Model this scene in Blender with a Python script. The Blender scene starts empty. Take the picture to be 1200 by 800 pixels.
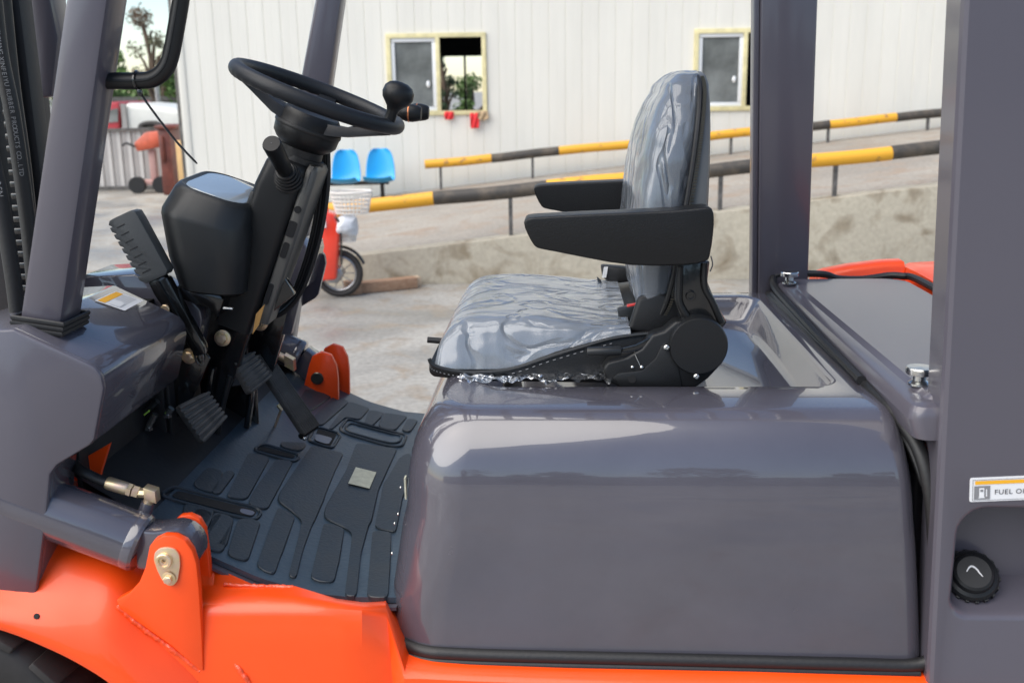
import bpy, bmesh, math, random
from mathutils import Vector, Matrix, noise
R = math.radians
rnd = random.Random(7)
scene = bpy.context.scene
COL = scene.collection

# ------------------------------------------------------------------ camera
PITCH, YAW, ROLL, FPX = R(13.8), R(3.0), R(0.9), 1200.0
CAM = Vector((0, -2.0, 1.5))
FW = Vector((-math.sin(YAW)*math.cos(PITCH), math.cos(YAW)*math.cos(PITCH), -math.sin(PITCH)))
_r0 = Vector((math.cos(YAW), math.sin(YAW), 0)); _u0 = _r0.cross(FW)
RT = _r0*math.cos(ROLL) - _u0*math.sin(ROLL)
UP = _u0*math.cos(ROLL) + _r0*math.sin(ROLL)
cd = bpy.data.cameras.new('camera'); cam = bpy.data.objects.new('camera', cd); COL.objects.link(cam)
cd.sensor_width = 36; cd.lens = 36*FPX/1200; cd.clip_start = 0.02; cd.clip_end = 3000
cam.matrix_world = Matrix.Translation(CAM) @ Matrix((RT, UP, -FW)).transposed().to_4x4()
cd.dof.use_dof = True; cd.dof.focus_distance = 1.95; cd.dof.aperture_fstop = 5.6
scene.camera = cam

# ------------------------------------------------------------------ light
w = bpy.data.worlds.new("World"); scene.world = w; w.use_nodes = True
SUN_EL, SUN_AZ = R(50), R(241)      # azimuth clockwise from +Y
nt = w.node_tree; bg = nt.nodes['Background']
sky = nt.nodes.new('ShaderNodeTexSky'); sky.sky_type = 'NISHITA'; sky.sun_disc = False
sky.sun_elevation = SUN_EL; sky.sun_rotation = SUN_AZ; sky.air_density = 1.0; sky.dust_density = .4; sky.ozone_density = 1.0
nt.links.new(sky.outputs[0], bg.inputs[0]); bg.inputs[1].default_value = 0.125
sl = bpy.data.lights.new('sun', 'SUN'); sl.energy = 3.6; sl.angle = R(80); sl.color = (1, .93, .82)
sun = bpy.data.objects.new('sun', sl); COL.objects.link(sun)
sd = Vector((math.sin(SUN_AZ)*math.cos(SUN_EL), math.cos(SUN_AZ)*math.cos(SUN_EL), math.sin(SUN_EL)))
sun.rotation_euler = sd.to_track_quat('Z', 'Y').to_euler(); sun.location = (0, -5, 8)
scene.view_settings.view_transform = 'Standard'; scene.view_settings.look = 'None'
scene.view_settings.exposure = 0.66; scene.view_settings.gamma = 1

# ------------------------------------------------------------------ pixel helpers (used to lay real-size shapes on real planes)
def ray(px, py): return FW + RT*((px-600)/FPX) - UP*((py-400)/FPX)
def onax(px, py, ax, v):
    d = ray(px, py); return CAM + d*((v-CAM[ax])/d[ax])
def PY(px, py, y): return onax(px, py, 1, y)
def PZ(px, py, z): return onax(px, py, 2, z)
def PX(px, py, x): return onax(px, py, 0, x)
F0 = Vector((-math.sin(YAW), math.cos(YAW), 0)); R0 = _r0
def BP(px, py, d):                       # point on the vertical plane facing the yard, d metres from the viewer
    r = ray(px, py); return CAM + r*(d/r.dot(F0))
def W(u, d, z):                          # yard frame: u to the right, d away, z up
    v = Vector((CAM.x, CAM.y, 0)) + R0*u + F0*d; return Vector((v.x, v.y, z))
def U(v): return (v-CAM).dot(R0)
def PG(px, py, z=0): return PZ(px, py, z)

# ------------------------------------------------------------------ materials
MATS = {}
def mat(name, color, rough=.5, metal=0, coat=0, coat_rough=.05, bump=0, bscale=200, var=0, vscale=8, spec=.5, trans=0, alpha=1, ccol2=None, rvar=0, aniso=(1,1,1), world=False, rpos=(.35,.65)):
    m = bpy.data.materials.new(name); m.use_nodes = True; t = m.node_tree; p = t.nodes['Principled BSDF']
    p.inputs['Base Color'].default_value = (*color, 1); p.inputs['Roughness'].default_value = rough
    p.inputs['Metallic'].default_value = metal; p.inputs['Coat Weight'].default_value = coat
    p.inputs['Coat Roughness'].default_value = coat_rough; p.inputs['Specular IOR Level'].default_value = spec
    p.inputs['Transmission Weight'].default_value = trans
    if name == 'grey_paint': p.inputs['Coat IOR'].default_value = 1.65
    tc = t.nodes.new('ShaderNodeTexCoord'); mp = t.nodes.new('ShaderNodeMapping'); mp.inputs['Scale'].default_value = aniso
    if world:
        ge = t.nodes.new('ShaderNodeNewGeometry'); t.links.new(ge.outputs['Position'], mp.inputs[0])
    else: t.links.new(tc.outputs['Object'], mp.inputs[0])
    if var or ccol2:
        n = t.nodes.new('ShaderNodeTexNoise'); n.inputs['Scale'].default_value = vscale; n.inputs['Detail'].default_value = 6; n.inputs['Roughness'].default_value = .6
        t.links.new(mp.outputs[0], n.inputs[0])
        rp = t.nodes.new('ShaderNodeValToRGB'); rp.color_ramp.elements[0].position = rpos[0]; rp.color_ramp.elements[1].position = rpos[1]
        c2 = ccol2 or tuple(min(1, c*(1+var)) for c in color); c1 = color if ccol2 else tuple(c*(1-var) for c in color)
        rp.color_ramp.elements[0].color = (*c1, 1); rp.color_ramp.elements[1].color = (*c2, 1)
        t.links.new(n.outputs[0], rp.inputs[0]); t.links.new(rp.outputs[0], p.inputs['Base Color'])
    if rvar:
        n2 = t.nodes.new('ShaderNodeTexNoise'); n2.inputs['Scale'].default_value = vscale*1.7; n2.inputs['Detail'].default_value = 5
        t.links.new(mp.outputs[0], n2.inputs[0])
        mr = t.nodes.new('ShaderNodeMapRange'); mr.inputs[3].default_value = max(0, rough-rvar); mr.inputs[4].default_value = rough+rvar
        t.links.new(n2.outputs[0], mr.inputs[0]); t.links.new(mr.outputs[0], p.inputs['Roughness'])
    if bump:
        n3 = t.nodes.new('ShaderNodeTexNoise'); n3.inputs['Scale'].default_value = bscale; n3.inputs['Detail'].default_value = 3
        t.links.new(mp.outputs[0], n3.inputs[0])
        b = t.nodes.new('ShaderNodeBump'); b.inputs['Strength'].default_value = bump; b.inputs['Distance'].default_value = .002
        t.links.new(n3.outputs[0], b.inputs['Height']); t.links.new(b.outputs[0], p.inputs['Normal'])
        if coat: t.links.new(b.outputs[0], p.inputs['Coat Normal'])
    MATS[name] = m; return m
GREY = mat('grey_paint', (.076,.072,.090), .24, var=.07, coat=.9, coat_rough=.022, bump=.03, bscale=30, rvar=.07, vscale=6)
GREYS = mat('grey_paint_satin', (.088,.082,.102), .34, coat=.4, coat_rough=.10, bump=.05, bscale=60)
ORANGE = mat('orange_paint', (.96,.078,.004), .36, coat=.25, coat_rough=.05, rvar=.1, bump=.06, bscale=30, var=.05, vscale=4)
WELD = mat('orange_weld', (.86,.085,.02), .3, coat=.6, bump=1.0, bscale=160)
PLAST = mat('black_plastic', (.010,.0105,.0115), .42, spec=.35, bump=.10, bscale=700)
PLASTG = mat('dark_grey_plastic', (.018,.0195,.021), .38, spec=.4, bump=.08, bscale=600)
PLASTT = mat('taupe_plastic', (.105,.100,.090), .45, bump=.08, bscale=600)
LEATH = mat('black_leatherette', (.007,.007,.0075), .40, spec=.35, bump=.35, bscale=420)
RIMM = mat('rim_foam', (.016,.018,.022), .48, spec=.35, bump=.12, bscale=500)
RUBB = mat('black_rubber', (.012,.012,.013), .5, bump=.2, bscale=150)
GRIP = mat('grey_grip_rubber', (.055,.059,.062), .5, bump=.15, bscale=500)
PEDR = mat('pedal_rubber', (.085,.079,.072), .6, bump=.4, bscale=220, var=.4, vscale=20)
TYRE = mat('tyre_rubber', (.022,.019,.018), .62, bump=.3, bscale=90, var=.25, vscale=6)
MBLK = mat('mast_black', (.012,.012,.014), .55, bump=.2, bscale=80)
BMET = mat('black_painted_steel', (.006,.006,.0065), .22, coat=.5, bump=.08, bscale=60)
MATR = mat('mat_rubber', (.034,.053,.072), .33, bump=.25, bscale=120, var=.22, vscale=7)  # lighter and bluer than the pads, standing in for sky sheen
PADR = mat('mat_pad_rubber', (.017,.027,.038), .46, bump=.35, bscale=150, ccol2=(.024,.030,.036), vscale=14)
ZINC = mat('yellow_zinc', (.80,.66,.36), .38, metal=.8, var=.3, vscale=60, ccol2=(.80,.58,.46))
STEEL = mat('bright_steel', (.62,.62,.60), .22, metal=1, bump=.1, bscale=90)
DST = mat('dark_steel', (.12,.11,.09), .35, metal=.9)
FABR = mat('grey_seat_fabric', (.028,.031,.037), .8, bump=.5, bscale=500)
BACKS = mat('grey_seat_shell', (.11,.116,.122), .4, bump=.1, bscale=300)
BELT = mat('navy_belt_webbing', (.014,.022,.036), .55, bump=.5, bscale=900)
REDP = mat('red_plastic', (.6,.03,.02), .4)
WHITE = mat('white_label', (.75,.75,.76), .35, var=.03)
INK = mat('dark_ink', (.07,.07,.08), .5)
LGREY = mat('label_grey', (.22,.22,.23), .5)
YEL = mat('label_yellow', (.85,.42,.02), .4)
CREAM = mat('paper_label', (.52,.53,.42), .6, var=.12, vscale=60)
PINK = mat('lilac_tag', (.55,.45,.60), .6)
PRINT = mat('worn_white_print', (.26,.26,.26), .5)
LENS = mat('display_lens', (.30,.35,.39), .08, coat=1, coat_rough=.02)  # pale blue base stands in for the sky reflected in the display
COPP = mat('copper_ring', (.6,.22,.10), .3, metal=.8)
KEY = mat('tan_plastic_key', (.50,.27,.08), .5)
WALLM = mat('white_wall_sheet', (.76,.735,.665), .5, bump=.25, bscale=3, var=.035, vscale=1.6, aniso=(2,2,.35), world=True, rvar=.1)
FRAMEM = mat('cream_frame', (.72,.64,.36), .5, var=.12, vscale=10)
SASHM = mat('white_sash', (.78,.79,.80), .4)
PANE = mat('window_glass', (.17,.18,.175), .04, coat=1, coat_rough=.01, var=.4, vscale=2)  # lightened, mottled grey stands in for reflections in the glass
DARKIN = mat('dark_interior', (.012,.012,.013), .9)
CLOTHR = mat('red_cloth', (.68,.03,.035), .8)
TANC = mat('tan_glove', (.42,.30,.18), .85, var=.3, vscale=20)
PYEL = mat('yellow_pipe_paint', (.74,.37,.025), .5, bump=.4, bscale=40, ccol2=(.30,.16,.06), vscale=9, rpos=(.58,.66), world=True)
PBLK = mat('weathered_black_pipe', (.050,.044,.038), .6, bump=.4, bscale=40, ccol2=(.12,.095,.07), vscale=7, rpos=(.45,.68), world=True)
RUST = mat('rusty_post', (.10,.095,.09), .7, var=.4, vscale=15)
BLUE = mat('blue_plastic', (.02,.36,.72), .35, var=.03)
BIKER = mat('red_bike_paint', (.75,.045,.02), .25, coat=.8, var=.1, vscale=6)
WIREW = mat('white_wire', (.75,.71,.66), .5)
BAGW = mat('white_bag', (.62,.63,.66), .35, var=.12, vscale=25)
CHROME = mat('dull_chrome', (.35,.35,.36), .3, metal=.9)
WOOD = mat('brown_timber', (.30,.17,.10), .75, bump=.5, bscale=30, ccol2=(.40,.25,.16), vscale=5, aniso=(1,8,8))
WOODE = mat('pale_timber', (.50,.38,.27), .75, var=.15, vscale=30)
FENCM = mat('grey_sheet', (.40,.385,.375), .45, bump=.5, bscale=2.5, ccol2=(.50,.48,.46), vscale=1.2, coat=.3)
TRW = mat('white_truck_paint', (.66,.66,.62), .4, var=.08, vscale=2)
TRR = mat('red_truck_paint', (.45,.05,.06), .4)
OMACH = mat('orange_reflection_paint', (.50,.10,.05), .4, var=.3, vscale=4)
BARK = mat('bark', (.12,.085,.06), .9, var=.3, vscale=6)
LEAFA = mat('green_leaves', (.085,.15,.035), .7, var=.45, vscale=1.3)
LEAFB = mat('olive_brown_leaves', (.16,.10,.07), .7, ccol2=(.10,.11,.05), vscale=1.0)
LEAFC = mat('dark_leaves', (.04,.075,.03), .7, var=.4, vscale=1.5)
CARD = mat('cardboard', (.62,.40,.18), .7, var=.1)
FARB = mat('far_building', (.30,.29,.28), .8, var=.15, vscale=.5)

def film_mat(name, strength, wsc, dens, dist=.006):
    m = bpy.data.materials.new(name); m.use_nodes = True; t = m.node_tree; N = t.nodes; L = t.links
    for n in list(N): N.remove(n)
    o = N.new('ShaderNodeOutputMaterial'); tc = N.new('ShaderNodeTexCoord'); mp = N.new('ShaderNodeMapping'); mp.inputs['Scale'].default_value = wsc
    L.new(tc.outputs['Object'], mp.inputs[0])
    n1 = N.new('ShaderNodeTexNoise'); n1.inputs['Scale'].default_value = 7; n1.inputs['Detail'].default_value = 2; n1.inputs['Distortion'].default_value = .8
    L.new(mp.outputs[0], n1.inputs[0])
    b = N.new('ShaderNodeBump'); b.inputs['Strength'].default_value = strength; b.inputs['Distance'].default_value = dist
    s1 = N.new('ShaderNodeMath'); s1.operation = 'SUBTRACT'; s1.inputs[1].default_value = .5; L.new(n1.outputs[0], s1.inputs[0])
    s2 = N.new('ShaderNodeMath'); s2.operation = 'ABSOLUTE'; L.new(s1.outputs[0], s2.inputs[0])
    s3 = N.new('ShaderNodeMath'); s3.operation = 'MULTIPLY'; s3.inputs[1].default_value = 9; L.new(s2.outputs[0], s3.inputs[0])
    s4 = N.new('ShaderNodeMath'); s4.operation = 'MINIMUM'; s4.inputs[1].default_value = .55; L.new(s3.outputs[0], s4.inputs[0])
    n2 = N.new('ShaderNodeTexNoise'); n2.inputs['Scale'].default_value = 11; n2.inputs['Detail'].default_value = 1; L.new(mp.outputs[0], n2.inputs[0])
    s5 = N.new('ShaderNodeMath'); s5.operation = 'MULTIPLY_ADD'; s5.inputs[1].default_value = 1.6; L.new(n2.outputs[0], s5.inputs[0]); L.new(s4.outputs[0], s5.inputs[2])
    L.new(s5.outputs[0], b.inputs['Height'])
    g = N.new('ShaderNodeBsdfGlossy'); g.inputs['Roughness'].default_value = .19; g.inputs['Color'].default_value = (.95,.97,1,1)
    L.new(b.outputs[0], g.inputs['Normal'])
    tr = N.new('ShaderNodeBsdfTransparent'); tr.inputs[0].default_value = (.9,.92,.95,1)
    df = N.new('ShaderNodeBsdfDiffuse'); df.inputs[0].default_value = (.50,.55,.62,1); L.new(b.outputs[0], df.inputs['Normal'])
    m1 = N.new('ShaderNodeMixShader'); m1.inputs[0].default_value = dens; L.new(tr.outputs[0], m1.inputs[1]); L.new(df.outputs[0], m1.inputs[2])
    fr = N.new('ShaderNodeFresnel'); fr.inputs[0].default_value = 1.55; L.new(b.outputs[0], fr.inputs['Normal'])
    ad = N.new('ShaderNodeMath'); ad.operation = 'MULTIPLY_ADD'; ad.inputs[1].default_value = 1.0; ad.inputs[2].default_value = .02; L.new(fr.outputs[0], ad.inputs[0])
    m2 = N.new('ShaderNodeMixShader'); L.new(ad.outputs[0], m2.inputs[0]); L.new(m1.outputs[0], m2.inputs[1]); L.new(g.outputs[0], m2.inputs[2])
    L.new(m2.outputs[0], o.inputs[0]); return m
FILMC = film_mat('clear_film_cushion', 1.0, (1.0, 1.5, 1.4), .38, .0055)
FILMB = film_mat('clear_film_backrest', 1.0, (1.8, 1.3, .7), .28, .006)
FILML = film_mat('clear_film_loose', .9, (3, 3, 3), .30)

def ground_mat(name, a, b, c, wet, sc, ov=.45):
    m = bpy.data.materials.new(name); m.use_nodes = True; t = m.node_tree; N = t.nodes; L = t.links; p = N['Principled BSDF']
    tc = N.new('ShaderNodeTexCoord')
    def nz(s, d=6, dist=0):
        n = N.new('ShaderNodeTexNoise'); n.inputs['Scale'].default_value = s; n.inputs['Detail'].default_value = d; n.inputs['Distortion'].default_value = dist
        L.new(tc.outputs['Object'], n.inputs[0]); return n
    n1 = nz(.55*sc, 8, .4); r1 = N.new('ShaderNodeValToRGB'); L.new(n1.outputs[0], r1.inputs[0])
    r1.color_ramp.elements[0].position = .38; r1.color_ramp.elements[0].color = (*a, 1)
    r1.color_ramp.elements[1].position = .62; r1.color_ramp.elements[1].color = (*b, 1)
    n2 = nz(2.3*sc, 8, .8); r2 = N.new('ShaderNodeValToRGB'); L.new(n2.outputs[0], r2.inputs[0])
    r2.color_ramp.elements[0].position = .50; r2.color_ramp.elements[1].position = .68
    mx = N.new('ShaderNodeMixRGB'); L.new(r2.outputs[0], mx.inputs[0]); L.new(r1.outputs[0], mx.inputs[1]); mx.inputs[2].default_value = (*c, 1)
    n3 = nz(30, 4); m3 = N.new('ShaderNodeMixRGB'); m3.blend_type = 'OVERLAY'; m3.inputs[0].default_value = ov
    L.new(mx.outputs[0], m3.inputs[1]); L.new(n3.outputs[0], m3.inputs[2]); L.new(m3.outputs[0], p.inputs['Base Color'])
    mr = N.new('ShaderNodeMapRange'); L.new(n1.outputs[0], mr.inputs[0]); mr.inputs[1].default_value = .35; mr.inputs[2].default_value = .6
    mr.inputs[3].default_value = wet; mr.inputs[4].default_value = .9; L.new(mr.outputs[0], p.inputs['Roughness'])
    bp_ = N.new('ShaderNodeBump'); bp_.inputs['Strength'].default_value = .3; bp_.inputs['Distance'].default_value = .01
    L.new(n3.outputs[0], bp_.inputs['Height']); L.new(bp_.outputs[0], p.inputs['Normal'])
    return m
GROUND = ground_mat('yard_concrete', (.205,.198,.182), (.33,.315,.285), (.25,.21,.165), .30, 1.7)
RAMPM = ground_mat('ramp_concrete', (.25,.225,.195), (.32,.29,.25), (.28,.22,.17), .8, 1.2)
RWALL = ground_mat('stained_concrete', (.36,.325,.26), (.42,.38,.30), (.22,.18,.125), .9, 1.6, .25)

# ------------------------------------------------------------------ mesh builder
class MB:
    def __init__(s): s.v = []; s.f = []; s.mi = []; s.cur = 0
    def add(s, vs, fs):
        o = len(s.v); s.v += [Vector(v) for v in vs]; s.f += [tuple(i+o for i in f) for f in fs]; s.mi += [s.cur]*len(fs); return s
    def box(s, a, b):
        x0,y0,z0 = a; x1,y1,z1 = b
        return s.add([(x0,y0,z0),(x1,y0,z0),(x1,y1,z0),(x0,y1,z0),(x0,y0,z1),(x1,y0,z1),(x1,y1,z1),(x0,y1,z1)],
                     [(0,3,2,1),(4,5,6,7),(0,1,5,4),(1,2,6,5),(2,3,7,6),(3,0,4,7)])
    def obox(s, c, ax, ay, az):            # centre and three half-axis vectors
        c = Vector(c); ax = Vector(ax); ay = Vector(ay); az = Vector(az)
        if ax.cross(ay).dot(az) < 0: az = -az
        vs = [c+ax*i+ay*j+az*k for k in (-1,1) for (i,j) in ((-1,-1),(1,-1),(1,1),(-1,1))]
        return s.add(vs, [(0,3,2,1),(4,5,6,7),(0,1,5,4),(1,2,6,5),(2,3,7,6),(3,0,4,7)])
    def beam(s, p, q, w_, h_, side=(0,1,0)):   # rectangular bar from p to q
        p = Vector(p); q = Vector(q); d = q-p; a = Vector(side).normalized(); b = d.cross(a).normalized()
        return s.obox((p+q)/2, d/2, b*w_/2, a*h_/2)
    def loft(s, rings, cap0=True, cap1=True, closed=True):
        n = len(rings[0]); vs = [p for r in rings for p in r]; fs = []
        for i in range(len(rings)-1):
            for j in range(n if closed else n-1):
                k = (j+1) % n; fs.append((i*n+j, i*n+k, (i+1)*n+k, (i+1)*n+j))
        if cap0: fs.append(tuple(reversed(range(n))))
        if cap1: fs.append(tuple((len(rings)-1)*n+j for j in range(n)))
        return s.add(vs, fs)
    def tube(s, pts, r, n=10, closed=False, flat=1, cap=True, side=None):
        pts = [Vector(p) for p in pts]; m = len(pts); rings = []; a = None
        for i, p in enumerate(pts):
            if closed: d = pts[(i+1) % m]-pts[i-1]
            else: d = pts[min(i+1, m-1)]-pts[max(i-1, 0)]
            d.normalize()
            if side is not None: a = Vector(side); a = (a-d*a.dot(d)).normalized()
            elif a is None:
                a = Vector((0,0,1)) if abs(d.z) < .9 else Vector((1,0,0)); a = (a-d*a.dot(d)).normalized()
            else: a = (a-d*a.dot(d)).normalized()
            b = d.cross(a); rr = r[i] if isinstance(r, (list, tuple)) else r
            rings.append([p + a*math.cos(t)*rr + b*math.sin(t)*rr*flat for t in [2*math.pi*k/n for k in range(n)]])
        if closed:
            rings.append(rings[0]); return s.loft(rings, False, False)
        return s.loft(rings, cap, cap)
    def cyl(s, p, q, r, n=20, r2=None): return s.tube([p, q], [r, r if r2 is None else r2], n)
    def lathe(s, c, axis, prof, n=32):      # prof: (radius, height) along axis
        c = Vector(c); ax = Vector(axis).normalized(); a = ax.orthogonal().normalized(); b = ax.cross(a)
        rings = [[c+ax*h+(a*math.cos(t)+b*math.sin(t))*max(r,1e-5) for t in [2*math.pi*k/n for k in range(n)]] for r, h in prof]
        return s.loft(rings, prof[0][0] > 1e-4, prof[-1][0] > 1e-4)
    def prism(s, poly, off):                 # poly: 3D points, extruded by vector off
        n = len(poly); off = Vector(off); a = [Vector(p) for p in poly]
        nrm = Vector((0,0,0))
        for i in range(n): nrm += a[i].cross(a[(i+1) % n])
        if nrm.dot(off) > 0: a.reverse()
        return s.add(a+[p+off for p in a], [tuple(range(n)), tuple(reversed(range(n, 2*n)))] + [(i, i+n, (i+1) % n + n, (i+1) % n) for i in range(n)])
    def ball(s, c, rx, ry=None, rz=None, n=14):
        ry = ry or rx; rz = rz or rx; c = Vector(c)
        rings = [[c+Vector((rx*math.sin(a)*math.cos(t), ry*math.sin(a)*math.sin(t), -rz*math.cos(a))) for t in [2*math.pi*k/n for k in range(n)]] for a in [math.pi*(i+.02)/(n/2+.04) for i in range(n//2+1)]]
        return s.loft(rings)
    def build(s, name, m, parent=None, bev=0, seg=2, smooth=40, **tags):
        me = bpy.data.meshes.new(name)
        wl = world_loc(parent) if parent else Vector()
        if parent is None or True:
            lo = Vector([min(v[i] for v in s.v) for i in range(3)]); hi = Vector([max(v[i] for v in s.v) for i in range(3)])
            org = (lo+hi)/2
            if parent is None: org.z = lo.z
        me.from_pydata([v-org for v in s.v], [], s.f)
        for mm in (m if isinstance(m, list) else [m]): me.materials.append(mm)
        if isinstance(m, list): me.polygons.foreach_set('material_index', s.mi)
        me.validate()
        if bev:
            bm = bmesh.new(); bm.from_mesh(me)
            bmesh.ops.remove_doubles(bm, verts=bm.verts, dist=1e-6)
            es = [e for e in bm.edges if len(e.link_faces) == 2 and e.calc_face_angle(0) > R(28)]
            bmesh.ops.bevel(bm, geom=es, offset=bev, segments=seg, profile=.5, affect='EDGES', clamp_overlap=True)
            bm.to_mesh(me); bm.free()
        if smooth:
            me.polygons.foreach_set('use_smooth', [True]*len(me.polygons)); me.set_sharp_from_angle(angle=R(smooth))
        o = bpy.data.objects.new(name, me); COL.objects.link(o)
        o.location = org-wl
        if parent: o.parent = parent
        for k, v in tags.items(): o[k] = v
        return o
def world_loc(o):
    v = o.location.copy()
    while o.parent: o = o.parent; v += o.location
    return v
def empty(name, loc, label=None, cat=None, group=None, kind=None):
    o = bpy.data.objects.new(name, None); COL.objects.link(o); o.location = loc; o.empty_display_size = .1
    tag(o, label, cat, group, kind); return o
def tag(o, label=None, cat=None, group=None, kind=None):
    if label: o['label'] = label
    if cat: o['category'] = cat
    if group: o['group'] = group
    if kind: o['kind'] = kind
    return o
def dupc(o, delta, parent=None):             # copy of one object sharing its mesh
    c = o.copy(); COL.objects.link(c); c.location = o.location+Vector(delta)
    if parent: c.parent = parent
    return c
def rr(x0, x1, y0, y1, rad, z, n=6):         # rounded rectangle ring, rad = 4 radii for corners (x1y0),(x1y1),(x0y1),(x0y0)
    if not isinstance(rad, (list, tuple)): rad = [rad]*4
    out = []
    for (cx, cy, sx, sy, a0, r) in ((x1,y0,-1,1,-90,rad[0]),(x1,y1,-1,-1,0,rad[1]),(x0,y1,1,-1,90,rad[2]),(x0,y0,1,1,180,rad[3])):
        for k in range(n):
            a = R(a0+90*k/(n-1)); out.append(Vector((cx+sx*r+r*math.cos(a), cy+sy*r+r*math.sin(a), z)))
    return out
def text(body, size, m, origin, xdir, ydir, parent, name='lettering', sx=1, ext=.0002, bold=0, align='CENTER'):
    cu = bpy.data.curves.new('t', 'FONT'); cu.body = body; cu.size = size; cu.extrude = ext; cu.offset = bold; cu.align_x = align; cu.align_y = 'CENTER'
    cu.space_character = 1.1; cu.resolution_u = 3
    o = bpy.data.objects.new('t', cu); COL.objects.link(o); bpy.context.view_layer.update()
    me = bpy.data.meshes.new_from_object(o.evaluated_get(bpy.context.evaluated_depsgraph_get())); bpy.data.objects.remove(o)
    x = Vector(xdir).normalized(); y = Vector(ydir); y = (y-x*y.dot(x)).normalized(); z = x.cross(y)
    M = Matrix((x*sx, y, z)).transposed().to_4x4(); me.transform(M); me.name = name
    me.materials.clear(); me.materials.append(m)
    ob = bpy.data.objects.new(name, me); COL.objects.link(ob); ob.parent = parent; ob.location = Vector(origin)-world_loc(parent); return ob
def catmull(pts, k=6, closed=False):
    pts = [Vector(p) for p in pts]; out = []; n = len(pts)
    for i in range(n if closed else n-1):
        p0 = pts[i-1] if (closed or i) else pts[0]; p1 = pts[i]; p2 = pts[(i+1) % n]; p3 = pts[(i+2) % n] if (closed or i+2 < n) else pts[-1]
        for j in range(k):
            t = j/k; out.append(.5*((2*p1)+(p2-p0)*t+(2*p0-5*p1+4*p2-p3)*t*t+(3*p1-p0-3*p2+p3)*t**3))
    if not closed: out.append(pts[-1])
    return out
def bolt(c, axis, r, parent, name='bolt', m=None, washer=True, h=None):
    b = MB(); h = h or r*.8; axis = Vector(axis).normalized(); c = Vector(c)
    if washer: b.lathe(c, axis, [(r*1.45,0),(r*1.45,r*.2),(r*1.3,r*.26)], 20)
    b.lathe(c+axis*r*.2, axis, [(r,0),(r,h),(r*.85,h+r*.12)], 6)
    b.lathe(c+axis*r*.2, axis, [(r*.62,h+r*.12),(r*.55,h+r*.16)], 16)
    return b.build(name, m or ZINC, parent, smooth=30)

# ================================================================== SETTING
g = MB(); 
def gridsheet(x0, x1, y0, y1): return [(x0,y0,0),(x1,y0,0),(x1,y1,0),(x0,y1,0)], [(0,1,2,3)]
g.add(*gridsheet(-900, 900, -900, 900)); tag(g.build('ground', GROUND, smooth=0), kind='structure')

# ramp with a retaining wall along its yard side
RS = .105
def rz(u): return .225 + RS*(u+1.25)          # height of the ramp surface at u
U0 = -1.25-.225/RS
rp = MB()
us = [U0+.02, -1.25, 0, 2, 5, 9, 14]
top_n = [W(u, 8.25, rz(u)) for u in us]; top_f = [W(u, 13.55, rz(u)) for u in us]
for i in range(len(us)-1):
    rp.add([top_n[i], top_n[i+1], top_f[i+1], top_f[i]], [(0,1,2,3)])
rp.add([W(us[-1],8.25,rz(14)), W(us[-1],8.25,0), W(us[-1],13.55,0), W(us[-1],13.55,rz(14))], [(0,1,2,3)])
tag(rp.build('ramp', RAMPM, smooth=0), kind='structure')
rw = MB()
f_ = [W(u, 8.07, 0) for u in us]; t_ = [W(u, 8.07, rz(u)+.012) for u in us]
poly = [W(us[0],8.07,-.02)]+[W(us[-1],8.07,-.02)]+[W(u,8.07,rz(u)+.012) for u in reversed(us[1:])]+[W(us[0],8.07,.03)]
rw.prism(poly, F0*.2)
tag(rw.build('retaining_wall', RWALL, bev=.012, smooth=30), 'low stained concrete retaining wall holding up the sloping ramp', 'wall')

# ------------------------------------------------------------------ warehouse
D = 13.7
wh = empty('warehouse', W(0, D, 0), 'long white ribbed sheet metal warehouse with two cream framed windows', 'building')
ulc = (U(BP(452,40,D)), U(BP(569,40,D))); zt = BP(510,39,D).z; zb = BP(512,135,D).z
u2 = U(BP(814,40,D)); WN = [(ulc[0], ulc[1]), (u2, u2+(ulc[1]-ulc[0]))]
pitch = .2145; uL = U(BP(213.5,60,D)); uR = 9.5; H = 5.2
def panel_mb(ua, ub, z0, z1):
    b = MB(); w_ = ub-ua; e = min(.007, w_/6); xs = [(0,.008),(e,0),(w_/2-.004,0),(w_/2,.0015),(w_/2+.004,0),(w_-e,0),(w_,.008)]
    b.loft([[W(ua+x, D+dy, z0) for x, dy in xs], [W(ua+x, D+dy, z1) for x, dy in xs]], False, False, closed=False)
    return b
proto = None; u = uL
k = 0
while u < uR:
    ub = u+pitch; hit = None
    for a, b_ in WN:
        if ub > a and u < b_: hit = (a, b_)
    if not hit:
        if proto is None: proto = panel_mb(u, ub, 0, H).build('wall_panel', WALLM, wh, smooth=0); pu = u
        else: dupc(proto, R0*(u-pu))
    else:
        panel_mb(u, ub, 0, zb).build('wall_panel', WALLM, wh, smooth=0); panel_mb(u, ub, zt, H).build('wall_panel', WALLM, wh, smooth=0)
        if u < hit[0]-1e-3: panel_mb(u, hit[0], zb, zt).build('wall_panel', WALLM, wh, smooth=0)
        if ub > hit[1]+1e-3: panel_mb(hit[1], ub, zb, zt).build('wall_panel', WALLM, wh, smooth=0)
    u = ub
b = MB(); b.obox(W(uL-.03, D+.02, H/2), R0*.05, F0*.04, (0,0,H/2)); b.build('corner_trim', WALLM, wh, bev=.01)
b = MB(); b.obox(W(uL-.02, D+3.06, H/2), R0*.03, F0*2.95, (0,0,H/2)); b.build('side_wall', WALLM, wh)
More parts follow.
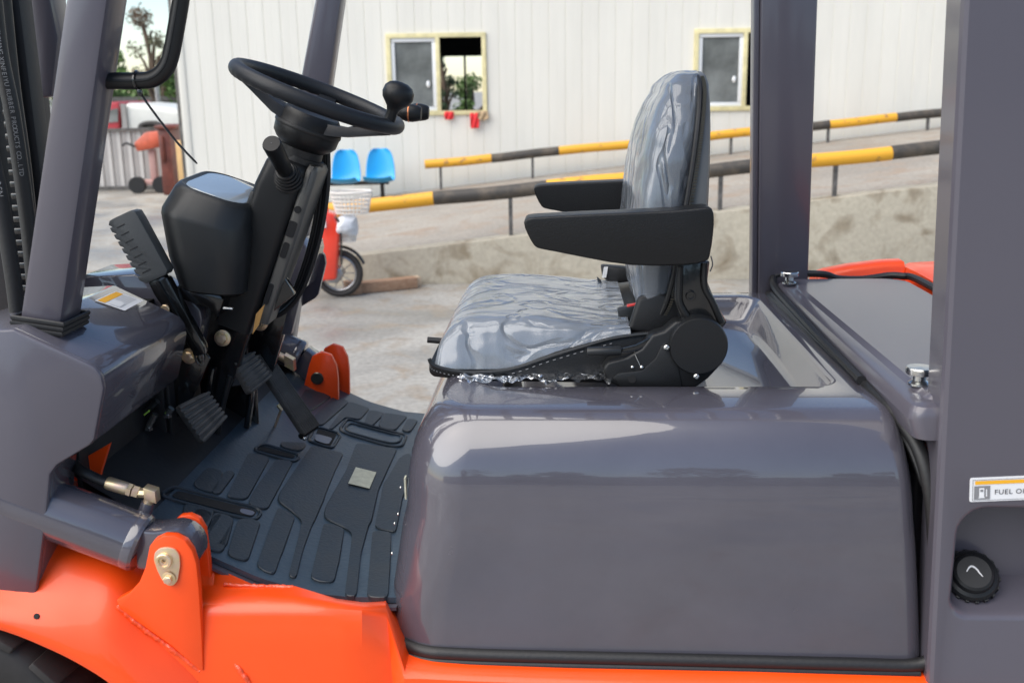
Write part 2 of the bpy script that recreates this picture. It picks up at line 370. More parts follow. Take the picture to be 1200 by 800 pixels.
# far wall of the building with openings facing the windows, and the roof
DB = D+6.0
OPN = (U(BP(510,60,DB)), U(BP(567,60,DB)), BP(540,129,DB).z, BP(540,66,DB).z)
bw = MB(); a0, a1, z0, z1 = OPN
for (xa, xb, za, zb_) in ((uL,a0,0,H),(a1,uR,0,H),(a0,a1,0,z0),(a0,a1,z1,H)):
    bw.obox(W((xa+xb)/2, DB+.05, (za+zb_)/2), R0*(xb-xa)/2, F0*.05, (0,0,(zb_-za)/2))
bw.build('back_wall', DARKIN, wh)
b = MB(); um = U(BP(545,90,DB)); b.obox(W(um, DB+.05, (z0+z1)/2), R0*.02, F0*.03, (0,0,(z1-z0)/2)); b.build('back_mullion', BMET, wh)
b = MB(); b.obox(W((uL+uR)/2, D+3.0, H+.06), R0*((uR-uL)/2+.15), F0*3.2, (0,0,.05)); b.build('roof', FARB, wh)
def window(ua, ub, z0, z1, open_right):
    cz = (z0+z1)/2; um_ = (ua+ub)/2+.02
    f = MB()
    t = .055
    for (c, hx, hz) in ((( (ua+ub)/2, z1-t/2), (ub-ua)/2, t/2), (((ua+ub)/2, z0+t/2), (ub-ua)/2, t/2), ((ua+t/2, cz), t/2, (z1-z0)/2-t), ((ub-t/2, cz), t/2, (z1-z0)/2-t), ((um_, cz), t*.45, (z1-z0)/2-t)):
        f.obox(W(c[0], D+.01, c[1]), R0*hx, F0*.04, (0,0,hz))
    win = f.build('window', FRAMEM, wh, bev=.004)
    s = MB(); xa, xb = ua+t, um_-t*.45; q = .05
    for (c, hx, hz) in ((((xa+xb)/2, z1-t-q/2), (xb-xa)/2, q/2), (((xa+xb)/2, z0+t+q/2), (xb-xa)/2, q/2), ((xa+q/2, cz), q/2, (z1-z0)/2-t-q), ((xb-q/2, cz), q/2, (z1-z0)/2-t-q)):
        s.obox(W(c[0], D+.012, c[1]), R0*hx*.99, F0*.02, (0,0,hz*.99))
    s.build('sash', SASHM, win, bev=.003)
    p = MB(); p.obox(W((xa+xb)/2, D+.026, cz), R0*((xb-xa)/2-q), F0*.004, (0,0,(z1-z0)/2-t-q)); p.build('pane', PANE, win, smooth=0)
    l = MB(); l.ball(W(xb-q-.06, D-.01, cz-.12), .025, .02, .045, 10); l.build('latch', SASHM, win)
    return win
w1 = window(*WN[0], zb, zt, True); w2 = window(*WN[1], zb, zt, True)

# things on the left window's sill
def drape(name, px, py, wpx, hpx, m, label, cat, seed):
    rn = random.Random(seed); c = BP(px, py, D-.06); s_ = D/FPX; b = MB(); n = 7; rows = 6; vs = []
    for j in range(rows):
        for i in range(n):
            x = (i/(n-1)-.5)*wpx*s_*(1-.25*abs(j/(rows-1)-.6)); z = -j/(rows-1)*hpx*s_
            vs.append(c+R0*x+F0*(.02*math.sin(i*1.9+j+seed)+(.06 if j == 0 else 0))+Vector((0,0,z+rn.uniform(-.006,.006))))
    fs = [(j*n+i, j*n+i+1, (j+1)*n+i+1, (j+1)*n+i) for j in range(rows-1) for i in range(n-1)]
    b.add(vs, fs); o = b.build(name, m, smooth=60)
    md = o.modifiers.new('thick', 'SOLIDIFY'); md.thickness = .012; o.modifiers.new('sub', 'SUBSURF').levels = 1
    return tag(o, label, cat)
drape('red_glove', 526, 131, 11, 9, CLOTHR, 'small round red cloth tip poking over the window sill', 'cloth', 1)
drape('red_cloth', 556, 132, 11, 18, CLOTHR, 'red cloth hanging down below the open window sill', 'cloth', 2)
drape('work_glove', 566, 130, 13, 10, TANC, 'tan work glove lying at the right end of the window sill', 'glove', 3)

# ------------------------------------------------------------------ rails
def rail(name, d, pts, r, posts, ends, label):
    o = None
    (x0,y0),(x1,y1) = ends
    def at(px): t = (px-x0)/(x1-x0); return BP(px, y0+(y1-y0)*t, d)
    root = empty(name, W(U(at(x0)), d, 0), label, 'railing')
    for i in range(len(pts)-1):
        a, b_ = at(pts[i][0]), at(pts[i+1][0]); n = 14; mb = MB()
        q = [a.lerp(b_, k/n) + Vector((0,0,.006*math.sin((pts[i][0]+k*9)*.03))) for k in range(n+1)]
        mb.tube(q, r, 14); mb.build('pipe_section', PYEL if pts[i][1] else PBLK, root)
    for px in posts:
        t = at(px); b = MB(); bz = rz(U(t))-.02; bot = Vector((t.x, t.y, bz)); b.obox((t+bot)/2-Vector((0,0,r*.45)), R0*.016, F0*.016, (0,0,(t.z-bz)/2-r*.45)); b.build('post', RUST, root)
    return root
rail('lower_pipe_rail', 8.17, [(300,1),(508,0),(641,1),(766,0),(895,1),(1044,0),(1200,1),(1340,0),(1480,1)], .055, [598,845,980,1240], ((435,240),(1110,172.5)), 'thick yellow and black pipe rail on the near edge of the ramp')
rail('upper_pipe_rail', 13.3, [(498,1),(576,0),(655,1),(744,0),(826,1),(905,0),(972,1),(1050,0),(1130,1),(1210,0),(1290,1)], .056, [516,624,742,857,971,1088,1210], ((498,193),(1110,132)), 'thin yellow and black pipe rail on the far side along the warehouse')

# ------------------------------------------------------------------ blue seats
DS = 13.15
bench = empty('seat_bench', W(U(BP(425,215,DS)), DS, rz(U(BP(425,215,DS)))), 'pair of bright blue plastic seats on a black beam against the warehouse wall', 'bench')
def shell(px, py, parent):
    s_ = DS/FPX; c = BP(px, py, DS); b = MB(); rings = []
    prof = [(0,.215,-.34),(.02,.24,-.15),(.05,.235,.0),(.12,.20,.03),(.22,.20,.045),(.34,.19,.10),(.43,.15,.14),(.455,.09,.15)]
    vs = []; n = 11
    hw = 17.0*s_
    P_ = [(-.38,.10,.92),(-.30,.055,.98),(-.18,.02,1.0),(-.06,.02,1.0),(0,.05,.99),(.03,.10,1.0),(.05,.2,.97),(.065,.28,.90),(.08,.36,.80),(.09,.40,.66),(.095,.425,.40)]
    for (dy, z, wf) in P_:
        for i in range(n):
            t = i/(n-1)*2-1; vs.append(c+R0*(t*hw*wf)+F0*(dy-.05*abs(t)**2.2)+Vector((0,0,z+(.03*abs(t)**3 if dy < 0 else 0))))
    b.add(vs, [(j*n+i, j*n+i+1, (j+1)*n+i+1, (j+1)*n+i) for j in range(len(P_)-1) for i in range(n-1)])
    o = b.build('seat_shell', BLUE, parent, smooth=80); md = o.modifiers.new('t', 'SOLIDIFY'); md.thickness = .012
    m2 = o.modifiers.new('s', 'SUBSURF'); m2.levels = 1; m2.render_levels = 1; return o
shell(406.5, 215.5, bench); shell(446.5, 214, bench)
b = MB(); p, q = BP(372,216,DS+.02), BP(456,213.5,DS+.02); b.beam(p, q, .05, .05, F0); b.build('beam', BMET, bench)
for px in (376, 448):
    t = BP(px, 215, DS+.02); b = MB(); b.obox(Vector((t.x,t.y,(t.z+rz(U(t)))/2)), R0*.025, F0*.025, (0,0,(t.z-rz(U(t)))/2)); b.build('leg', BMET, bench)

# ------------------------------------------------------------------ red electric bicycle
DK = 7.6; SK = DK/FPX
wc = BP(397, 313, DK); bk = empty('electric_bicycle', Vector((wc.x, wc.y, 0)), 'red electric bicycle parked with a white wire basket on its front', 'bicycle')
WR = .178; wc.z = WR+.004
def KP(px, py, dd=0): return BP(px, py, DK+dd)
def wheel(c, par):
    b = MB(); b.tube([c+R0*math.cos(a)*(WR-.02)+Vector((0,0,math.sin(a)*(WR-.02))) for a in [2*math.pi*k/36 for k in range(36)]], .023, 10, closed=True)
    wh_ = b.build('wheel', TYRE, par)
    b = MB(); b.tube([c+R0*math.cos(a)*(WR-.05)+Vector((0,0,math.sin(a)*(WR-.05))) for a in [2*math.pi*k/36 for k in range(36)]], .009, 8, closed=True); b.build('rim', CHROME, wh_)
    for k in range(10):
        a = k*math.pi/5; b = MB(); b.cyl(c, c+R0*math.cos(a)*(WR-.05)+Vector((0,0,math.sin(a)*(WR-.05))), .0035, 6); b.build('spoke', CHROME, wh_)
    b = MB(); b.cyl(c-F0*.05, c+F0*.05, .028, 16); b.build('hub', CHROME, wh_)
wheel(wc, bk); wheel(wc-R0*.92, bk)
b = MB(); b.tube(catmull([KP(374,192), KP(377,215), KP(382,240), KP(389,270), wc+Vector((0,0,.02))-F0*.05], 5), .012, 8); b.tube(catmull([KP(385,250,.06), wc+F0*.05], 3), .011, 8); b.build('fork', BIKER, bk)
b = MB()
sh = [(372,252),(380,248),(392,252),(398,268),(396,300),(394,328),(388,330),(388,300),(380,290),(374,330),(370,330)]
b.prism([KP(x,y,-.10) for x,y in sh[:6]]+[KP(372,330,-.10)], F0*.2); b.build('leg_shield', BIKER, bk, bev=.02, seg=3)
b = MB(); b.obox(KP(379,262,-.112), R0*.018, F0*.002, Vector((0,0,.03))); b.build('decal', WHITE, bk)
b = MB(); b.tube([wc+R0*math.cos(a)*(WR+.025)+Vector((0,0,math.sin(a)*(WR+.025))) for a in [R(20+k*8) for k in range(14)]], .03, 8, flat=.4, side=F0); b.build('fender', BMET, bk)
b = MB(); b.tube(catmull([KP(374,196,-.3), KP(376,190,-.1), KP(377,192,.1), KP(374,198,.3)], 5), .012, 8); b.tube(catmull([KP(377,245), KP(383,250,-.05), KP(398,262,-.1), KP(400,310,-.1)], 6), .008, 6); b.build('handlebar', BMET, bk)
b = MB(); b.ball(KP(378,205,-.02), .05, .06, .055, 12); b.build('headlight', BIKER, bk)
b = MB(); b.tube(catmull([KP(380,325), KP(362,335), KP(335,342), KP(300,335), wc-R0*.92], 5), .022, 8); b.build('frame', BIKER, bk)
b = MB(); b.prism([KP(383,322,-.06), KP(398,314,-.06), KP(402,322,-.06), KP(396,332,-.06), KP(384,332,-.06)], F0*.14); b.build('battery_housing', CHROME, bk, bev=.008)
b = MB(); b.obox(KP(345,342,-.14), R0*.05, F0*.04, (0,0,.012)); b.cyl(KP(355,335,-.02), KP(345,342,-.12), .008, 8); b.build('pedal', CHROME, bk)
b = MB(); s0 = KP(270,240); b.obox(s0, R0*.13, F0*.1, (0,0,.035)); b.cyl(s0, KP(285,335), .015, 8); b.build('saddle', RUBB, bk, bev=.015)
# wire basket (rings and uprights)
def basket(par, cx, cz, hw, hd, h, nx):
    bs = None; b = MB()
    c = KP(cx, cz)
    def ring(z, f): return [c+R0*math.cos(t)*hw*f+F0*math.sin(t)*hd*f+Vector((0,0,z)) for t in [2*math.pi*k/28 for k in range(28)]]
    for i in range(6): b.tube(ring(-h/2+h*i/5, .78+.22*i/5),   .0058 if i < 5 else .009, 5, closed=True)
    top, bot = ring(h/2, 1), ring(-h/2, .78)
    for k in range(28): b.tube([top[k], bot[k]], .0052, 5)
    for k in range(-3, 4): b.tube([c+R0*hw*.25*k*.9+F0*hd*.7+Vector((0,0,-h/2)), c+R0*hw*.25*k*.9-F0*hd*.7+Vector((0,0,-h/2))], .003, 5)
    return b
b1 = basket(bk, 412, 237, 24*SK, .12, 24*SK, 8); b1.build('basket', WIREW, bk)
b2 = basket(bk, 406, 272, 13*SK, .08, 20*SK, 8); b2.build('basket', WIREW, bk, label='lower white wire basket')
b = MB(); vs = []
bmx = MB(); bmx.ball(KP(407, 264, -.05), 14*SK, .07, 14*SK, 20)
for v in bmx.v: 
    n_ = noise.noise_vector(v*14)*.03; v += n_
tag(bmx.build('plastic_bag', BAGW, smooth=25), 'crumpled white plastic bag stuffed in the bicycle basket', 'bag')

# timber
pa, pb = PG(411, 346), PG(490, 338)
dr = (pb-pa); dr.z = 0; L_ = dr.length; dr.normalize(); sdn = Vector((-dr.y, dr.x, 0))
b = MB(); b.obox(pa+dr*L_/2+sdn*.05+Vector((0,0,.045)), dr*L_/2, sdn*.05, (0,0,.042)); tm = b.build('timber_beam', WOOD, bev=.006); tag(tm, 'brown squared timber beam lying on the yard by the bicycle', 'timber')
b = MB(); b.obox(pa+dr*.03+sdn*.045+Vector((0,0,.05)), dr*.055, sdn*.065, (0,0,.05)); tag(b.build('timber_block', WOOD, bev=.006), 'short timber block at the left end of the beam', 'timber')
b = MB(); b.obox(pb+sdn*.10+dr*.0+Vector((0,0,.04)), dr*.05, sdn*.045, (0,0,.04)); tag(b.build('timber_block', WOODE, bev=.005), 'small pale timber block at the right end of the beam', 'timber')

# ------------------------------------------------------------------ left background
DF = 17.0
fe = empty('sheet_fence', W(U(BP(160,215,DF)), DF, 0), 'fence of grey metal sheets standing left of the warehouse', 'fence')
ztf = BP(160,153,DF).z; ua, ub = U(BP(60,180,DF)), U(BP(205,180,DF)); nP = 12; pw = (ub-ua)/nP; pp = None
for k in range(nP):
    if pp is None:
        b = MB(); xs = [(0,.0),(.02,-.03),(pw*.5,-.01),(pw-.02,-.03),(pw-.002,0)]
        b.loft([[W(ua+x, DF+y, .0) for x, y in xs], [W(ua+x, DF+y, ztf) for x, y in xs], [W(ua+x, DF+y+.05, ztf) for x, y in xs], [W(ua+x, DF+y+.05, 0) for x, y in xs]], False, False, closed=False)
        pp = b.build('fence_sheet', FENCM, fe, smooth=0)
    else: dupc(pp, R0*pw*k)
b = MB(); b.obox(W((ua+ub)/2, DF-.05, ztf+.02), R0*(ub-ua)/2, F0*.03, (0,0,.02)); b.build('fence_rail', RUST, fe)
b = MB(); b.obox(W((ua+ub)/2, DF-.05, .03), R0*(ub-ua)/2, F0*.04, (0,0,.03)); b.build('fence_foot', RUST, fe)
# carton, post
c0, c1 = BP(212,205,14.4), BP(226,165,14.4)
b = MB(); b.obox(W((U(c0)+U(c1))/2-.02, 14.6, (c1.z)/2), R0*.14, F0*.15, (0,0,c1.z/2)); tag(b.build('yellow_cabinet', CARD, bev=.01), 'tan box standing in the gap beside the warehouse corner', 'box')
b = MB(); t0 = BP(208,85,14.2); b.obox(W(U(t0), 14.2, 1.7), R0*.035, F0*.035, (0,0,1.7)); tag(b.build('brown_post', RUST, bev=.005), 'thin brown post beside the warehouse corner', 'post')
# red frame stack between fence and wall
b = MB(); c0 = BP(203,200,16.2)
b.obox(W(U(c0), 16.2, .5), R0*.09, F0*.3, (0,0,.5)); b.obox(W(U(c0)+.04, 16.2, 1.03), R0*.16, F0*.35, (0,0,.03)); b.obox(W(U(c0)-.03, 15.88, .7), R0*.03, F0*.03, (0,0,.2)); 
tag(b.build('red_machine', mat('dark_red_metal', (.13,.035,.025), .5, var=.4, vscale=5), bev=.02), 'red machine part standing between the sheet fence and the warehouse', 'machine')
# orange machine put in front of the fence to stand for a blurred reflection
om = empty('orange_reflection_cart', W(U(BP(168,220,16.3)), 16.3, 0), 'small orange machine shape standing in for a reflection on the sheet fence', 'machine')
a_ = lambda x, y, d=16.3: BP(x, y, d)
b = MB(); b.prism([a_(156,168), a_(170,155), a_(192,153), a_(196,160), a_(190,172), a_(160,178)], F0*.3); b.build('engine_hood', OMACH, om, bev=.03)
b = MB(); b.obox(W(U(a_(173,200)), 16.45, .16), R0*.25, F0*.14, (0,0,.035)); b.obox(W(U(a_(176,190)), 16.45, .42), R0*.05, F0*.06, (0,0,.25)); b.build('chassis', mat('pale_pink_metal', (.5,.3,.27), .6), om, bev=.01)
for px in (160, 188):
    b = MB(); c = W(U(a_(px,205)), 16.3, .13); b.cyl(c-F0*.05, c+F0*.05, .13, 18); b.build('wheel', RUBB, om)
b = MB(); b.tube(catmull([a_(158,172), a_(148,168), a_(143,171)], 4), .018, 8); b.build('handle', RUBB, om)
# truck
DT = 22.0
tr = empty('truck', W(U(BP(165,150,DT)), DT, 0), 'white bodied truck with a red cab parked behind the sheet fence', 'truck')
def tp(x, y, dd=0): return BP(x, y, DT+dd)
b = MB(); b.prism([tp(141,185), tp(141,124), tp(150,121), tp(172,123), tp(200,127), tp(215,130), tp(228,140), tp(228,185)], F0*2.2); b.build('body', TRW, tr, bev=.12, seg=3)
b = MB(); b.prism([tp(100,185), tp(104,130), tp(112,121), tp(139,119), tp(140,185)], F0*2.1); cabo = b.build('cab', TRR, tr, bev=.06)
b = MB(); b.prism([tp(126,144,-.02), tp(128,129,-.02), tp(138,127,-.02), tp(138,143,-.02)], F0*.04); b.build('window', PANE, cabo)
b = MB(); b.obox(tp(146,138,-.03), R0*.05, F0*.03, (0,0,.28)); b.build('side_post', FARB, tr)
b = MB(); c = tp(177,149,-.1); b.tube([c+R0*math.cos(t)*.22+Vector((0,0,math.sin(t)*.07))+F0*math.sin(t)*.02 for t in [2*math.pi*k/24 for k in range(24)]], .06, 10, closed=True); b.build('spare_tyre', TYRE, tr)
for ux in (115, 205):
    c = W(U(tp(ux,180)), DT+.2, .45); b = MB(); b.cyl(c-F0*.12, c+F0*.15, .45, 24); b.build('wheel', TYRE, tr)
# grey pole, shed roof
b = MB(); c = BP(184,105,24); b.cyl(W(U(c),24,0), W(U(c),24,c.z+.25), .06, 12, .05); tag(b.build('grey_pole', CHROME), 'short grey pole standing behind the white truck', 'pole')
sh_ = empty('shed', W(U(BP(200,120,30)), 30, 0), 'low dark roofed shed far behind the white truck', 'shed')
b = MB(); c = BP(205,118,30); b.obox(W(U(c)+1.0, 31, c.z/2), R0*2.6, F0*1, (0,0,c.z/2)); b.build('walls', FARB, sh_)
b = MB(); b.obox(W(U(c)+1.0, 31, c.z+.06), R0*2.8, F0*1.3, (0,0,.06)); b.build('roof', RUST, sh_)

def tree(u_, d_, h, crown, m, label, leaves=3000, seed=1, leaf=.13, lift=.35):
    rn = random.Random(seed); root = empty('tree', W(u_, d_, 0), label, 'tree', 'trees behind the yard'); base = W(u_, d_, 0)
    b = MB(); b.tube(catmull([base, base+Vector((.1,0,h*.3)), base+Vector((-.1,.1,h*.6)), base+Vector((.05,0,h*.85))], 4), [max(.03, h*.022*(1-i/14)) for i in range(13)], 8)
    cl = []
    for i in range(13):
        a = rn.uniform(0, 6.28); z = h*(lift+(1-lift)*rn.random()**.8); rr_ = crown*(.35+.65*math.sin(math.pi*min(1, max(.08, (z/h-lift+.1)/(1.1-lift)))))*rn.uniform(.45,.95)
        e = base+Vector((math.cos(a)*rr_, math.sin(a)*rr_, z)); cl.append((e, crown*rn.uniform(.28,.5)))
        b.tube([base+Vector((0,0,z*.65)), base.lerp(e,.5)+Vector((0,0,z*.38)), e], [.05,.035,.015], 5)
    b.build('trunk', BARK, root)
    c = MB()
    for i in range(leaves):
        e, rd = cl[i % 13]; v = Vector((rn.gauss(0,1), rn.gauss(0,1), rn.gauss(0,.75))); v = v.normalized()*rd*rn.random()**.4
        p = e+v; a1 = Vector((rn.gauss(0,1), rn.gauss(0,1), rn.gauss(0,1))).normalized(); a2 = a1.orthogonal().normalized(); s = leaf*rn.uniform(.6,1.4)
        c.add([p-a1*s*.5, p+a2*s*.3, p+a1*s*.6, p-a2*s*.3], [(0,1,2,3)])
    c.build('crown', m, root, smooth=0)
ut = lambda px, d: (px-596)/1200*d
tree(ut(194,27), 27, 3.6, .62, LEAFB, 'thin brown leaved tree rising above the truck beside the mirror arm', 1100, 3, .075, .5)
tree(ut(204,30), 30, 2.3, .85, LEAFA, 'bright green bush tree behind the brown leaved tree', 3000, 4, .13, .2)
tree(ut(143,34), 34, 2.75, .8, LEAFA, 'green tree seen just right of the near front pillar', 2600, 5, .14, .2)
tree(ut(176,42), 42, 2.0, 2.0, LEAFA, 'low pale green trees under the open sky beyond the truck', 2600, 6, .16, .05)
tree(ut(30,32), 32, 4.0, 1.5, LEAFA, 'bright green tree glimpsed through the mast slot', 2200, 8, .14, .1)
tree(ut(524,24), 24, 2.35, .42, LEAFC, 'dark leafy tree seen through the open warehouse window', 1100, 7, .08, .2)
tree(ut(556,29), 29, 2.0, .6, LEAFA, 'low bright green bush at the right of the open warehouse window', 2400, 9, .10, .05)
for i, (u_, d_, h_, c_) in enumerate(((-9,-26,7,2.6),(-4,-30,6,2.4),(3,-27,7.5,2.6),(12,-31,6.5,2.8))): tree(u_, d_, h_, c_, LEAFC, ['tall dark tree at the left end of the row across the yard','lower dark tree second from the left across the yard','tallest dark tree in the middle of the row across the yard','broad dark tree at the right end of the row across the yard'][i], 1600, 20+i, .34, .25)  # unseen row behind the camera, put in for reflections in panes and hood
# long low building behind the photographer (unseen, added for its dark line in the paint)
b = MB(); b.box((-60,-66,0),(45,-56,6.5)); ob = b.build('reflected_building', FARB); tag(ob, 'long low building added across the yard for its reflection in the paint', 'building')

# ================================================================== FORKLIFT
FL = empty('forklift', (0, 0, 0), 'orange and dark grey forklift truck with an open operator compartment', 'forklift')
def prof(pts, y0, y1, name, m, parent, bev=0, seg=2, smooth=35, yref=None, **t):   # side outline given in photo pixels at plane y0, extruded to y1
    b = MB(); b.prism([PY(x, y, y0 if yref is None else yref) for x, y in pts], (0, y1-y0, 0)); 
    if yref is not None:
        for v in b.v: v.y += y0-yref
    return b.build(name, m, parent, bev=bev, seg=seg, smooth=smooth, **t)

# ---- floor
def fz(x):
    P_ = [(-1.2,.98),(-.80,.875),(-.68,.80),(-.60,.757),(-.51,.713),(-.42,.686),(-.36,.680),(0,.680)]
    for (xa,za),(xb,zb2) in zip(P_, P_[1:]):
        if x <= xb: return za+(zb2-za)*max(0,(x-xa))/(xb-xa)
    return .68
def onfloor(px, py, lift=0):
    r = ray(px, py); lo, hi = .3, 6
    for _ in range(40):
        t = (lo+hi)/2; p = CAM+r*t
        if p.z > fz(p.x)+lift: lo = t
        else: hi = t
    return CAM+r*lo
YN, YF = -.452, .545
b = MB(); xs = [-.70+.02*i for i in range(22)]
for k, (dz, dy) in enumerate(((0,0),)):
    vs = []
    for x in xs:
        for y in (YN, YF): vs.append((x, y, fz(x)))
    n = len(xs)
    b.add(vs, [(2*i, 2*i+2, 2*i+3, 2*i+1) for i in range(n-1)])
    b.add([(x, YN, fz(x)) for x in xs]+[(x, YN, fz(x)-.010) for x in xs], [(i+n, i+n+1, i+1, i) for i in range(n-1)])
    b.add([(x, YF, fz(x)) for x in xs]+[(x, YF, fz(x)-.010) for x in xs], [(i, i+1, i+n+1, i+n) for i in range(n-1)])
floor_mat = b.build('floor_mat', MATR, FL)
b = MB(); n = len(xs)
b.add([(x, YN-.012, fz(x)-.012) for x in xs]+[(x, YF+.01, fz(x)-.012) for x in xs]+[(x, YN-.012, fz(x)-.018) for x in xs], [(i, i+1, i+n+1, i+n) for i in range(n-1)]+[(i+2*n, i+2*n+1, i+1, i) for i in range(n-1)])
b.build('floor_plate', GREYS, FL)
b = MB(); b.add([(-1.0,YN+.02,.985),(-.80,YN+.02,fz(-.80)),(-.69,YN+.02,fz(-.69)-.004),(-.69,YF,fz(-.69)-.004),(-.80,YF,fz(-.80)),(-1.0,YF,.985)], [(0,1,4,5),(1,2,3,4)]); b.build('toe_shade_plate', MBLK, FL)  # black sheet beyond the mat's end, put in for footwell darkness
def roundpoly(pts, r=.012, k=3):
    out = []; n = len(pts)
    for i in range(n):
        p = pts[i]; a = pts[i-1]; c = pts[(i+1) % n]; da = (a-p); dc = (c-p)
        ra = min(r, da.length*.4); rc = min(r, dc.length*.4); p1 = p+da.normalized()*ra; p2 = p+dc.normalized()*rc
        for j in range(k+1):
            t = j/k; out.append(p1*(1-t)**2+p*2*t*(1-t)+p2*t*t)
    return out
def pad(pts, h=.004, name='mat_pad', m=PADR, parent=None, r=.014):
    q = roundpoly([onfloor(x, y) for x, y in pts], r)
    c = sum(q, Vector())/len(q)
    q = [c+(p-c)*(1+.011/max(.03,(p-c).length)) for p in q]
    b = MB(); n = len(q)
    rings = [[Vector((p.x, p.y, fz(p.x)-.004)) for p in q], [Vector((p.x, p.y, fz(p.x)+h-.0012)) for p in q]]
    inn = [p.lerp(c, .0015/max(.02,(p-c).length)) for p in q]; rings.append([Vector((p.x, p.y, fz(p.x)+h)) for p in inn])
    b.loft(rings, False, True)
    me_fix = b.build(name, m, parent or floor_mat, smooth=25); return me_fix
z1_ = lambda L: [(250+x/3.333, 480+y/3.333) for x, y in L]
z2_ = lambda L: [(320+x/5, 440+y/5) for x, y in L]
for L in ([(385,150),(505,178),(470,250),(425,350),(385,440),(352,540),(325,650),(298,643),(352,430),(325,398),(273,366),(280,335)],
          [(560,140),(715,160),(640,320),(600,440),(575,560),(558,722),(515,718),(545,480),(525,458),(452,425),(458,395),(520,250)],
          [(760,178),(778,200),(735,330),(712,475),(636,455),(640,425),(680,290),(725,200)],
          [(255,393),(315,428),(262,560),(240,638),(178,606)],
          [(435,455),(508,475),(482,590),(470,668),(388,655)],
          [(625,485),(692,490),(682,600),(680,728),(605,725)],
          [(245,205),(305,212),(210,385),(145,368),(160,330)],
          [(105,440),(178,447),(130,585),(65,563)],
          [(10,422),(70,436),(32,550),(-22,535)],
          [(140,180),(215,196),(130,345),(60,338)],
          [(-60,400),(-8,418),(-55,520),(-110,495)]):
    pad(z1_(L))
for L in ([(480,70),(565,85),(510,205),(400,165)],[(600,85),(650,95),(560,215),(520,205)],[(530,372),(635,398),(590,565),(500,520)],[(350,300),(500,340),(440,430),(330,360)]):
    pad([(160+x/5.717, 540+y/5.717) for x, y in L])
for L in ([(360,133),(438,162),(290,290),(225,268)], [(447,166),(558,200),(490,262),(430,247),(352,315),(338,308)],
          [(570,216),(642,229),(580,290),(543,283)], [(655,232),(775,246),(705,318),(632,300)], [(792,266),(838,272),(800,328),(764,318)],
          [(200,95),(335,125),(215,205),(150,180)], [(60,400),(180,405),(150,442),(70,425)]):
    pad(z2_(L))
def rim(pts, r=.0036, closed=True, name='mat_rib'):
    q = roundpoly([onfloor(x, y) for x, y in pts], .02, 4); b = MB(); b.tube([Vector((p.x,p.y,fz(p.x)+.001)) for p in q], r, 6, closed=closed, side=(0,0,1)); return b.build(name, PADR, floor_mat)
def slot(pts, m=DARKIN, name='floor_slot', lift=.0015):
    q = roundpoly([onfloor(x, y) for x, y in pts], .01, 3); b = MB(); b.add([Vector((p.x,p.y,fz(p.x)+lift)) for p in q], [tuple(range(len(q)))]); return b.build(name, m, floor_mat, smooth=0)
rim(z2_([(438,250),(785,345),(755,422),(600,395),(385,322)])); rim(z2_([(450,275),(760,350),(735,400),(590,375),(415,318)]), .003)
rim(z2_([(250,300),(400,345),(345,432),(200,385)])); slot(z2_([(262,315),(375,345),(335,420),(240,385)]), DARKIN); slot(z2_([(250,345),(350,372),(325,410),(245,385)]), GREYS, 'floor_plate_hole', .003)
rim(z2_([(-60,400),(160,468),(128,512),(-120,440)])); slot(z2_([(-60,415),(132,468),(122,488),(-100,435)]), DARKIN)
s4 = lambda L: [(160+x/5.717, 540+y/5.717) for x, y in L]
rim(s4([(250,170),(790,312),(840,350),(790,405),(640,370),(150,235)])); slot(s4([(280,200),(780,325),(808,345),(775,380),(230,240)]), DARKIN)
slot(s4([(700,322),(800,348),(775,378),(690,352)]), GREYS, 'floor_plate_hole', .003)
# paper sticker on the mat
q = [onfloor(x, y, .0088) for x, y in ((417,547),(441,553),(433,572),(408,566))]
b = MB(); b.add(q, [(0,1,2,3)]); st = b.build('paper_sticker', CREAM, floor_mat, smooth=0)
for i in range(5):
    a = q[0].lerp(q[3], .2+.14*i); c = q[1].lerp(q[2], .2+.14*i); b = MB(); d_ = (q[3]-q[0])*.012; up = Vector((0,0,.0006)); s0, s1 = a.lerp(c,.15), a.lerp(c,.8)
    b.add([s0+up, s1+up, s1+d_*2+up, s0+d_*2+up], [(0,1,2,3)]) if i != 2 else None
    
# ---- chassis (orange)
def row(pts, y): return [PY(a, c, y) for a, c in pts]
cols = []
T_ = [(-160,560),(-80,585),(0,605),(60,622),(100,633),(140,645),(170,662),(205,690),(235,735),(262,775)]
M_ = [(-160,660),(-80,676),(0,688),(60,692),(100,698),(136,707),(168,735),(200,758),(237,787),(272,820)]
L_ = [(-160,705),(-80,714),(0,733),(60,757),(100,778),(130,798),(165,826),(200,866),(237,915),(272,960)]
for (tx,ty),(mx,my),(lx,ly) in zip(T_, M_, L_):
    t, m_, l = PY(tx,ty,-.470), PY(mx,my,-.545), PY(lx,ly,-.600); q1 = m_.lerp(l,.45)+Vector((0,-.010,.010)); q0 = m_.lerp(t,.45)+Vector((0,-.004,.004)); q2 = m_.lerp(l,.85)+Vector((0,-.006,.004))
    cols.append([Vector((t.x,-.42,t.z+.02)), t, q0, m_, q1, q2, l, l+Vector((0,.004,-.010)), Vector((l.x,-.43,l.z-.012))])
def smoothcols(cols, k=4):
    n = len(cols[0]); curves = [catmull([c[i] for c in cols], k) for i in range(n)]; return [[cv[j] for cv in curves] for j in range(len(curves[0]))]
b = MB(); b.loft(smoothcols(cols), True, True); fend = b.build('front_fender', ORANGE, FL, smooth=55)
